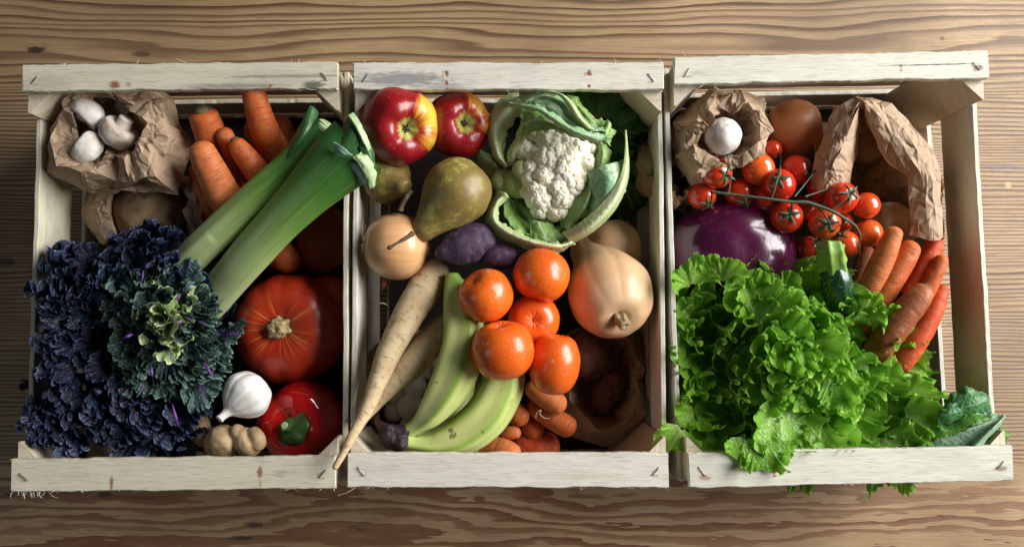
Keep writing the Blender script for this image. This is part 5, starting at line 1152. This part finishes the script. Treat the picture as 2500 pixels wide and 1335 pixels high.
kp = empty('purple_kale', at(200, 850, .02), 'dark blue-purple curly kale leaves filling the left side of the crate', 'kale', 'curly kale in the left crate')
rs = np.random.RandomState(9)
KPOLY = [(88, 740), (92, 665), (165, 640), (168, 592), (225, 600), (250, 650), (300, 600), (355, 560), (385, 530), (425, 560), (440, 620), (500, 680), (540, 800), (480, 1000), (480, 1110), (300, 1118), (110, 1112), (72, 1048), (98, 960), (100, 860)]
def inpoly(x, y, P):
    c = False; j = len(P) - 1
    for i in range(len(P)):
        if (P[i][1] > y) != (P[j][1] > y) and x < (P[j][0] - P[i][0]) * (y - P[i][1]) / (P[j][1] - P[i][1]) + P[i][0]: c = not c
        j = i
    return c
pts = []
t_ = 0
while len(pts) < 118 and t_ < 20000:
    t_ += 1; a, b = rs.uniform(50, 540), rs.uniform(530, 1120)
    if not inpoly(a, b, KPOLY): continue
    if math.hypot((a - 430) / 1.0, (b - 800) / 1.15) < 105: continue
    if min([math.hypot(a - p[0], b - p[1]) for p in pts] + [99]) < 31: continue
    pts.append((a, b))
for k in range(len(KPOLY)): pts.append(KPOLY[k])
items = []
for (a, b) in pts:
    d = math.hypot(a - 330, b - 820); th = math.atan2(b - 820, a - 330) + rs.uniform(-.9, .9)
    z = .158 + rs.uniform(-.020, .012) - .00004 * max(0, d - 200)
    if math.hypot(a - 430, b - 800) < 215: z -= .02
    if a < 135: z = .164 + rs.uniform(0, .006); th = math.atan2(b - 820, a - 330) + rs.uniform(-.3, .3)
    if b > 1000: z = min(z, .152)
    if a < 135 and b > 1000: z = .158
    if 560 < b < 660 and a > 250: z = .160
    ln = rs.uniform(46, 68)
    items.append((a - math.cos(th) * ln, b - math.sin(th) * ln, z - .016, a, b, z))
kale_bunch(kp, items, 'kale_purple', 3, nr=18, nphi=190, k=(2.2, 9, 26), amp=(.20, .13, .045), pw=(1.5, 3.0, 7.0), jit=.4, rl=.7, elev=(.8, .2))
items = []
for k in range(46):
    while True:
        a, b = rs.uniform(165, 500), rs.uniform(640, 1085)
        if inpoly(a, b, KPOLY): break
    th = rs.uniform(0, 6.28); items.append((a - math.cos(th) * 55, b - math.sin(th) * 55, .098, a, b, .112 + rs.uniform(-.01, .01)))
kale_bunch(kp, items, 'kale_purple', 13, nr=14, nphi=120, k=(2.2, 8, 20), amp=(.18, .12, .03), pw=(1.5, 3.0, 7.0), jit=.4, rl=.3, elev=(.3, -.1), span=(1.3, 1.8), asp=(1.0, 1.2))
kale_bunch(kp, [(150, 1040, .140, 108, 1098, .158), (200, 1060, .140, 170, 1112, .150), (130, 1000, .140, 92, 1060, .160)], 'kale_purple', 15)
kt = empty('kale', at(420, 790, .05), 'green-teal kale rosette with violet ribs and a pale heart', 'kale', 'curly kale in the left crate')
items = []
HC = (420, 785)
pts = []; t_ = 0
while len(pts) < 62 and t_ < 20000:
    t_ += 1; a, b = rs.uniform(250, 570), rs.uniform(640, 1000)
    e = math.hypot((a - 405) / 150, (b - 810) / 185)
    if e > 1 or min([math.hypot(a - p[0], b - p[1]) for p in pts] + [99]) < 30: continue
    pts.append((a, b))
pts += [(578, 880), (560, 905), (515, 968), (285, 660), (325, 655), (530, 900), (545, 860), (500, 940)]
for (a, b) in pts:
    th = math.atan2(b - HC[1], a - HC[0]) + rs.uniform(-.5, .5); e = math.hypot(a - HC[0], b - HC[1])
    z = .186 - .00014 * e + rs.uniform(-.008, .008); ln = rs.uniform(50, 85)
    items.append((a - math.cos(th) * ln, b - math.sin(th) * ln, z - .014, a, b, z))
kale_bunch(kt, items, 'kale_teal', 5, elev=(.55, -.1), k=(1.8, 8, 24), amp=(.16, .11, .045), pw=(1.8, 3.5, 7.0), jit=.3, span=(.95, 1.4), asp=(.65, .95), rl=.8, nr=20, nphi=190)
hs = []
for k in range(9):
    th = k * .7 + .3; r1 = 18 + 3.2 * k
    hs.append((HC[0] + math.cos(th) * 6, HC[1] + math.sin(th) * 6, .182, HC[0] + math.cos(th) * r1, HC[1] + math.sin(th) * r1, .200))
hs += [(360, 760, .182, 345, 745, .194), (455, 840, .182, 468, 858, .192), (372, 830, .182, 352, 848, .192), (470, 745, .182, 490, 728, .192)]
hs += [(400, 700, .184, 395, 675, .194), (410, 850, .182, 405, 885, .190)]
kale_bunch(kt, hs, 'kale_heart', 7, nr=16, nphi=130, elev=(.7, .4), k=(2, 6, 14), amp=(.2, .11, .03))
for (a, b, c_, d_, r) in ((425, 792, 452, 783, 4), (300, 825, 325, 815, 5), (498, 885, 520, 922, 5), (368, 895, 372, 920, 5), (432, 735, 440, 715, 4), (435, 1040, 420, 985, 4), (345, 690, 350, 660, 4)):
    W = [A((a, b, .194)), A(((a + c_) / 2, (b + d_) / 2, .197)), A((c_, d_, .193))]
    V_, F_, uv = sweep_vf(W, [r * .00018, r * .00030, r * .00012], seg=12, rings=16, flat=.6); 
    o = link('leaf_rib', tri_ok(V_ - np.array(kt.location), F_), MT['violet'] if 'violet' in MT else MT.setdefault('violet', mat_veg('violet_rib', (0.13, 0.03, 0.26), (0.24, 0.09, 0.38), 90.0, .45)), kt)

# ---- cauliflower
cf = empty('cauliflower', at(1360, 430, .08), 'white cauliflower head wrapped in ribbed green leaves', 'cauliflower')
def fib(n, rs, jit=.0):
    k = np.arange(n) + .5; ph = np.arccos(1 - 2 * k / n); th = np.pi * (1 + 5 ** .5) * k
    S = np.stack([np.cos(th) * np.sin(ph), np.sin(th) * np.sin(ph), np.cos(ph)], -1) + rs.randn(n, 3) * jit; return S / np.linalg.norm(S, axis=1)[:, None]
def floret_mesh(R, seed, n1=46, n2=420):
    rs = np.random.RandomState(seed); seg, rings = 72, 44
    th = np.linspace(0, 2 * np.pi, seg, endpoint=False); ph = np.linspace(.01, 2.2, rings)
    D = np.stack([np.sin(ph)[:, None] * np.cos(th), np.sin(ph)[:, None] * np.sin(th), np.repeat(np.cos(ph)[:, None], seg, 1)], -1).reshape(-1, 3)
    r = np.ones(len(D))
    for n, a, jt in ((n1, .13, .10), (n2, .05, .04)):
        S = fib(n, rs, jt); c = np.max(D @ S.T, axis=1); dist = np.arccos(np.clip(c, -1, 1)); rad = 2.1 / math.sqrt(n) * 1.0
        r += a * np.sqrt(np.clip(1 - (dist / rad) ** 2, 0, 1)) - a * .4
    r *= 1 + .08 * fbm(D, 1.6, seed)
    return D * r[:, None] * R, grid_faces(rings, seg, True)
FL = [(460, 380, 58), (560, 425, 95), (655, 440, 60), (520, 570, 72), (730, 490, 88), (835, 490, 70), (355, 500, 62), (440, 520, 48), (650, 640, 105), (510, 690, 68), (410, 640, 52), (400, 715, 55), (715, 745, 88), (830, 600, 60), (620, 800, 66), (370, 815, 46), (480, 860, 92), (640, 870, 66), (600, 960, 66), (480, 950, 62), (800, 715, 46), (745, 840, 42), (380, 410, 44), (555, 1010, 40), (590, 520, 66), (560, 600, 50), (560, 760, 45), (690, 560, 60), (440, 780, 50), (420, 570, 44), (770, 410, 55), (860, 430, 45), (540, 500, 45)]
for k, (zx, zy, zr) in enumerate(FL):
    a, b = 1170 + zx * .3147, 210 + zy * .3147; dx, dy = (zx - 600) / 330, (zy - 660) / 400
    z = .158 - .022 * (dx * dx + dy * dy) - (.006 if zr < 50 else 0); R_ = zr * .3147 * sc(a, b, z) * 1.36
    V_, F_ = floret_mesh(R_, 40 + k, n1=max(14, int(zr * .55)), n2=int(zr * 4.5))
    tiltv = Vector((dx * .6, -dy * .6, 1)); Mq = np.array(tiltv.to_track_quat('Z', 'Y').to_matrix())
    V_ = V_ @ Mq.T
    o = link('floret', mesh_from(V_, F_), MT['curd'], cf); o.location = Vector(A((a, b, z - R_ * .78)) - np.array(cf.location))
# solid head beneath florets
o = link('head', lathe_mesh(sph(10)[::-1], .036, seg=40, rings=26), MT['curd'], cf); o.location = (0.0, 0.0, .030); o.scale = (1, 1.15, .7)
Z = lambda zx, zy, z: (1170 + zx * .3147, 210 + zy * .3147, z)
def cleaf(rows, mt, **k): return loft('leaf', [[Z(*p) for p in r] for r in rows], MT[mt], cf, **k)
# left big pale outer leaf
cleaf([[(300, 40, .12), (150, 120, .135), (75, 260, .138), (70, 400, .136), (120, 560, .125), (200, 640, .12)],
       [(330, 110, .14), (230, 180, .155), (130, 300, .150), (120, 420, .148), (150, 540, .145), (215, 620, .13)],
       [(420, 180, .15), (330, 210, .155), (250, 300, .15), (195, 420, .14), (190, 520, .13), (230, 600, .12)]], 'cl_pale', thick=.0012, ruff=.003, nu=70, nv=34, edge=.003)
# upper left leaf shoulder
cleaf([[(300, 180, .155), (330, 270, .15), (290, 400, .145), (220, 520, .14), (230, 620, .13)],
       [(420, 200, .172), (400, 300, .165), (330, 400, .155), (270, 500, .145), (260, 620, .13)],
       [(500, 300, .165), (450, 340, .163), (350, 420, .155), (300, 520, .14), (290, 640, .12)]], 'cl_pale', thick=.002, ruff=.002)
# big top leaf folded over the curd
cleaf([[(300, 180, .165), (450, 170, .178), (600, 220, .184), (760, 330, .186), (900, 380, .184), (1000, 420, .178)],
       [(340, 300, .172), (460, 260, .186), (610, 300, .190), (740, 380, .190), (880, 420, .184), (960, 450, .176)],
       [(300, 420, .165), (430, 350, .178), (560, 350, .182), (700, 390, .182), (860, 430, .176), (900, 440, .17)]], 'cl_green', thick=.0012, ruff=.004, nu=80, nv=34, edge=.002)
# bluish curled rim above it
cleaf([[(210, 160, .170), (330, 140, .184), (470, 160, .194), (600, 230, .196), (760, 330, .196), (920, 370, .192), (1040, 400, .186)],
       [(230, 130, .176), (360, 160, .190), (480, 190, .198), (600, 270, .200), (740, 350, .200), (880, 400, .194), (950, 425, .188)],
       [(260, 150, .172), (370, 185, .184), (480, 215, .190), (590, 300, .192), (720, 370, .192), (860, 415, .188), (930, 430, .184)]], 'cl_blue', thick=.001, ruff=.003, nu=90, nv=20, edge=.002)
# upper leaf with strong pale midrib
cleaf([[(290, 90, .150), (400, 60, .158), (520, 45, .160), (600, 40, .158)],
       [(380, 130, .172), (560, 120, .182), (680, 140, .182), (730, 150, .178)],
       [(470, 160, .180), (620, 230, .188), (760, 290, .190), (850, 300, .188)],
       [(620, 240, .186), (740, 320, .190), (850, 350, .192), (980, 350, .188)]], 'cl_blue', thick=.0012, ruff=.004, nu=70, nv=40, edge=.002)
cleaf([[(500, 50, .176), (600, 60, .182), (670, 120, .186), (740, 240, .190), (830, 330, .192)], [(530, 45, .182), (630, 65, .190), (700, 130, .194), (770, 240, .197), (860, 335, .196)], [(570, 42, .176), (660, 80, .182), (730, 140, .188), (800, 250, .191), (890, 345, .192)]], 'cl_pale', thick=.002, nu=50, nv=12)
cleaf([[(650, 80, .160), (720, 130, .168), (790, 230, .175), (840, 310, .182)], [(740, 100, .160), (800, 180, .172), (870, 260, .180), (920, 320, .184)], [(780, 140, .150), (860, 220, .165), (960, 280, .176), (1020, 290, .180)]], 'cl_green', thick=.001, ruff=.005, nu=50, nv=30, edge=.003)
cleaf([[(900, 400, .180), (940, 340, .184), (1000, 270, .182)], [(960, 420, .182), (990, 360, .186), (1020, 290, .184)], [(1000, 460, .172), (1040, 400, .174), (1030, 370, .172)]], 'cl_green', thick=.001, ruff=.006, nu=34, nv=24, edge=.003)
# right outer leaf: thick pale rib sweeping from bottom to right
cleaf([[(660, 1160, .135), (800, 1040, .145), (860, 920, .150), (870, 780, .155), (850, 660, .158)],
       [(690, 1180, .150), (850, 1060, .160), (960, 900, .165), (1000, 740, .168), (960, 620, .166)],
       [(720, 1190, .150), (920, 1040, .158), (1060, 860, .160), (1120, 700, .160), (1090, 580, .155)],
       [(740, 1200, .135), (960, 1040, .142), (1110, 860, .142), (1150, 700, .138), (1140, 560, .13)]], 'cl_blue', thick=.0014, ruff=.003, nu=80, nv=44, edge=.002)
cleaf([[(640, 1140, .150), (780, 1060, .162), (920, 940, .168), (1040, 800, .168), (1110, 640, .165), (1130, 480, .155), (1130, 350, .145)],
       [(690, 1190, .154), (840, 1110, .166), (980, 980, .171), (1085, 830, .170), (1140, 660, .164), (1146, 480, .154), (1136, 340, .143)],
       [(720, 1220, .145), (880, 1130, .155), (1030, 990, .158), (1120, 830, .155), (1160, 660, .150), (1150, 480, .140), (1138, 350, .135)]], 'cl_pale', thick=.0014, nu=80, nv=18)
# inner right leaves
cleaf([[(600, 1090, .13), (700, 950, .14), (790, 820, .142), (850, 660, .142)], [(680, 1100, .142), (790, 980, .152), (860, 830, .155), (900, 680, .155)], [(740, 1090, .13), (850, 960, .14), (900, 830, .145), (940, 700, .145)]], 'cl_green', thick=.001, ruff=.004, nu=60, nv=30, edge=.002)
cleaf([[(860, 640, .135), (880, 560, .138), (900, 480, .138), (900, 430, .135)], [(930, 660, .15), (960, 570, .152), (960, 490, .150), (930, 430, .145)], [(1000, 640, .14), (1020, 570, .14), (1010, 500, .14), (960, 440, .14)]], 'cl_green', thick=.001, ruff=.004, nu=50, nv=26, edge=.002)
# bottom leaf arc with folded rim
cleaf([[(160, 820, .12), (70, 940, .125), (75, 1060, .13), (170, 1170, .135), (330, 1250, .140), (500, 1290, .14), (640, 1280, .138), (735, 1210, .135)],
       [(190, 830, .145), (110, 950, .150), (120, 1060, .156), (220, 1140, .160), (370, 1200, .162), (520, 1235, .162), (640, 1240, .158), (725, 1205, .15)],
       [(230, 860, .14), (150, 960, .144), (175, 1060, .150), (260, 1110, .152), (390, 1170, .152), (520, 1215, .152), (630, 1225, .15), (700, 1200, .145)]], 'cl_pale', thick=.0014, ruff=.0045, nu=90, nv=24, edge=.0025)
cleaf([[(220, 850, .13), (190, 960, .135), (250, 1080, .14), (380, 1160, .142), (540, 1210, .142), (690, 1200, .14)], [(260, 880, .125), (280, 980, .125), (380, 1080, .125), (480, 1120, .128), (600, 1140, .13), (680, 1150, .135)], [(330, 870, .10), (380, 960, .10), (450, 1030, .10), (530, 1060, .105), (600, 1090, .11), (660, 1110, .12)]], 'cl_green', thick=.0012, ruff=.004, nu=70, nv=30)
cleaf([[(380, 1040, .135), (400, 1120, .14), (390, 1190, .142)], [(450, 1050, .14), (490, 1120, .146), (520, 1210, .146)], [(560, 1080, .135), (620, 1130, .142), (690, 1200, .144)]], 'cl_green', thick=.001, ruff=.005, nu=40, nv=30, edge=.002)
# stalk bases on the left
for pts in ([(20, 600, .09, 20), (60, 640, .10, 24), (100, 720, .10, 22)], [(130, 700, .115, 26), (180, 740, .12, 30), (210, 800, .115, 24)], [(250, 680, .12, 28), (290, 760, .125, 34), (330, 830, .115, 28)], [(290, 620, .135, 18), (330, 650, .14, 22), (370, 690, .135, 18)]):
    pp_ = [(1170 + p[0] * .3147, 210 + p[1] * .3147, p[2], p[3]) for p in pts]
    tube('leaf_stalk', pp_, MT['cl_pale'], cf, seg=30, rings=30, noise=.06, nscale=50, caps=(.8, .8))
cleaf([[(-20, 520, .085), (10, 500, .09), (60, 540, .09), (110, 600, .09)], [(-10, 580, .10), (30, 580, .105), (80, 620, .105), (120, 660, .10)], [(0, 660, .085), (40, 680, .09), (90, 740, .09), (130, 760, .09)]], 'cl_green', thick=.001, ruff=.005, nu=30, nv=24)

# ---- kohlrabi / brassica leaves at the lower right
kb = empty('brassica_leaves', at(2330, 1040, .10), 'broad blue-green brassica leaves with pale veins over the right crate corner', 'leaves')
Q = lambda zx, zy, z: (2050 + zx * .2846, 850 + zy * .2846, z)
def kleaf(rows, mt, **k): return loft('leaf', [[Q(*p) for p in r] for r in rows], MT[mt], kb, **k)
kleaf([[(880, 450, .150), (950, 400, .158), (1080, 345, .162), (1200, 370, .16), (1270, 410, .155)], [(900, 560, .158), (1020, 520, .165), (1150, 480, .168), (1250, 450, .165), (1290, 450, .158)], [(900, 680, .15), (1050, 650, .155), (1180, 620, .158), (1270, 590, .155), (1315, 520, .15)]], 'kohl_dark', thick=.0008, ruff=.005, nu=60, nv=40, edge=.003)
kleaf([[(860, 510, .158), (950, 475, .164), (1040, 480, .166)], [(840, 590, .165), (940, 560, .17), (1050, 530, .168)], [(840, 690, .158), (950, 660, .162), (1060, 620, .16)]], 'kohl_dark', thick=.0008, ruff=.004, nu=40, nv=30, edge=.002)
kleaf([[(640, 700, .140), (800, 680, .150), (960, 620, .158), (1100, 560, .162), (1250, 560, .164), (1400, 580, .165)], [(640, 830, .150), (820, 780, .160), (1000, 730, .166), (1150, 680, .170), (1280, 640, .170), (1410, 585, .168)], [(640, 960, .15), (820, 950, .154), (1000, 920, .160), (1120, 870, .164), (1280, 720, .168), (1405, 600, .166)]], 'kohl_back', thick=.0008, ruff=.004, nu=80, nv=50, edge=.003)
kleaf([[(640, 700, .141), (700, 680, .148), (780, 640, .153), (900, 650, .157), (1050, 570, .162), (1150, 560, .165), (1280, 580, .166)], [(640, 780, .150), (740, 740, .157), (840, 700, .163), (960, 700, .167), (1100, 630, .171), (1200, 600, .173), (1300, 590, .17)], [(660, 850, .152), (780, 800, .160), (900, 760, .166), (1000, 740, .169), (1130, 670, .174), (1230, 630, .175), (1310, 600, .172)]], 'kohl_green', thick=.0008, ruff=.004, nu=70, nv=30, edge=.003)
kleaf([[(1080, 880, .160), (1160, 780, .168), (1280, 690, .172), (1415, 578, .172)], [(1120, 885, .168), (1200, 790, .176), (1310, 690, .180), (1418, 580, .176)], [(1150, 885, .160), (1240, 800, .168), (1340, 700, .172), (1420, 585, .170)]], 'kohl_back', thick=.0009, ruff=.001, nu=50, nv=16)
kleaf([[(1120, 880, .150), (1230, 780, .155), (1370, 680, .156), (1440, 720, .152)], [(1160, 900, .155), (1280, 830, .160), (1400, 760, .160), (1450, 760, .154)], [(1200, 960, .145), (1300, 900, .150), (1410, 830, .150), (1445, 800, .148)]], 'kohl_green', thick=.0008, ruff=.004, nu=50, nv=30, edge=.003)
kleaf([[(500, 560, .12), (600, 420, .13), (700, 380, .135), (750, 470, .13)], [(560, 640, .14), (660, 560, .145), (740, 540, .145), (780, 520, .14)], [(620, 760, .12), (740, 700, .125), (830, 640, .13), (870, 560, .125)]], 'kohl_dark', thick=.0008, ruff=.006, nu=40, nv=30)

# every top-level thing that holds parts keeps them in its own frame
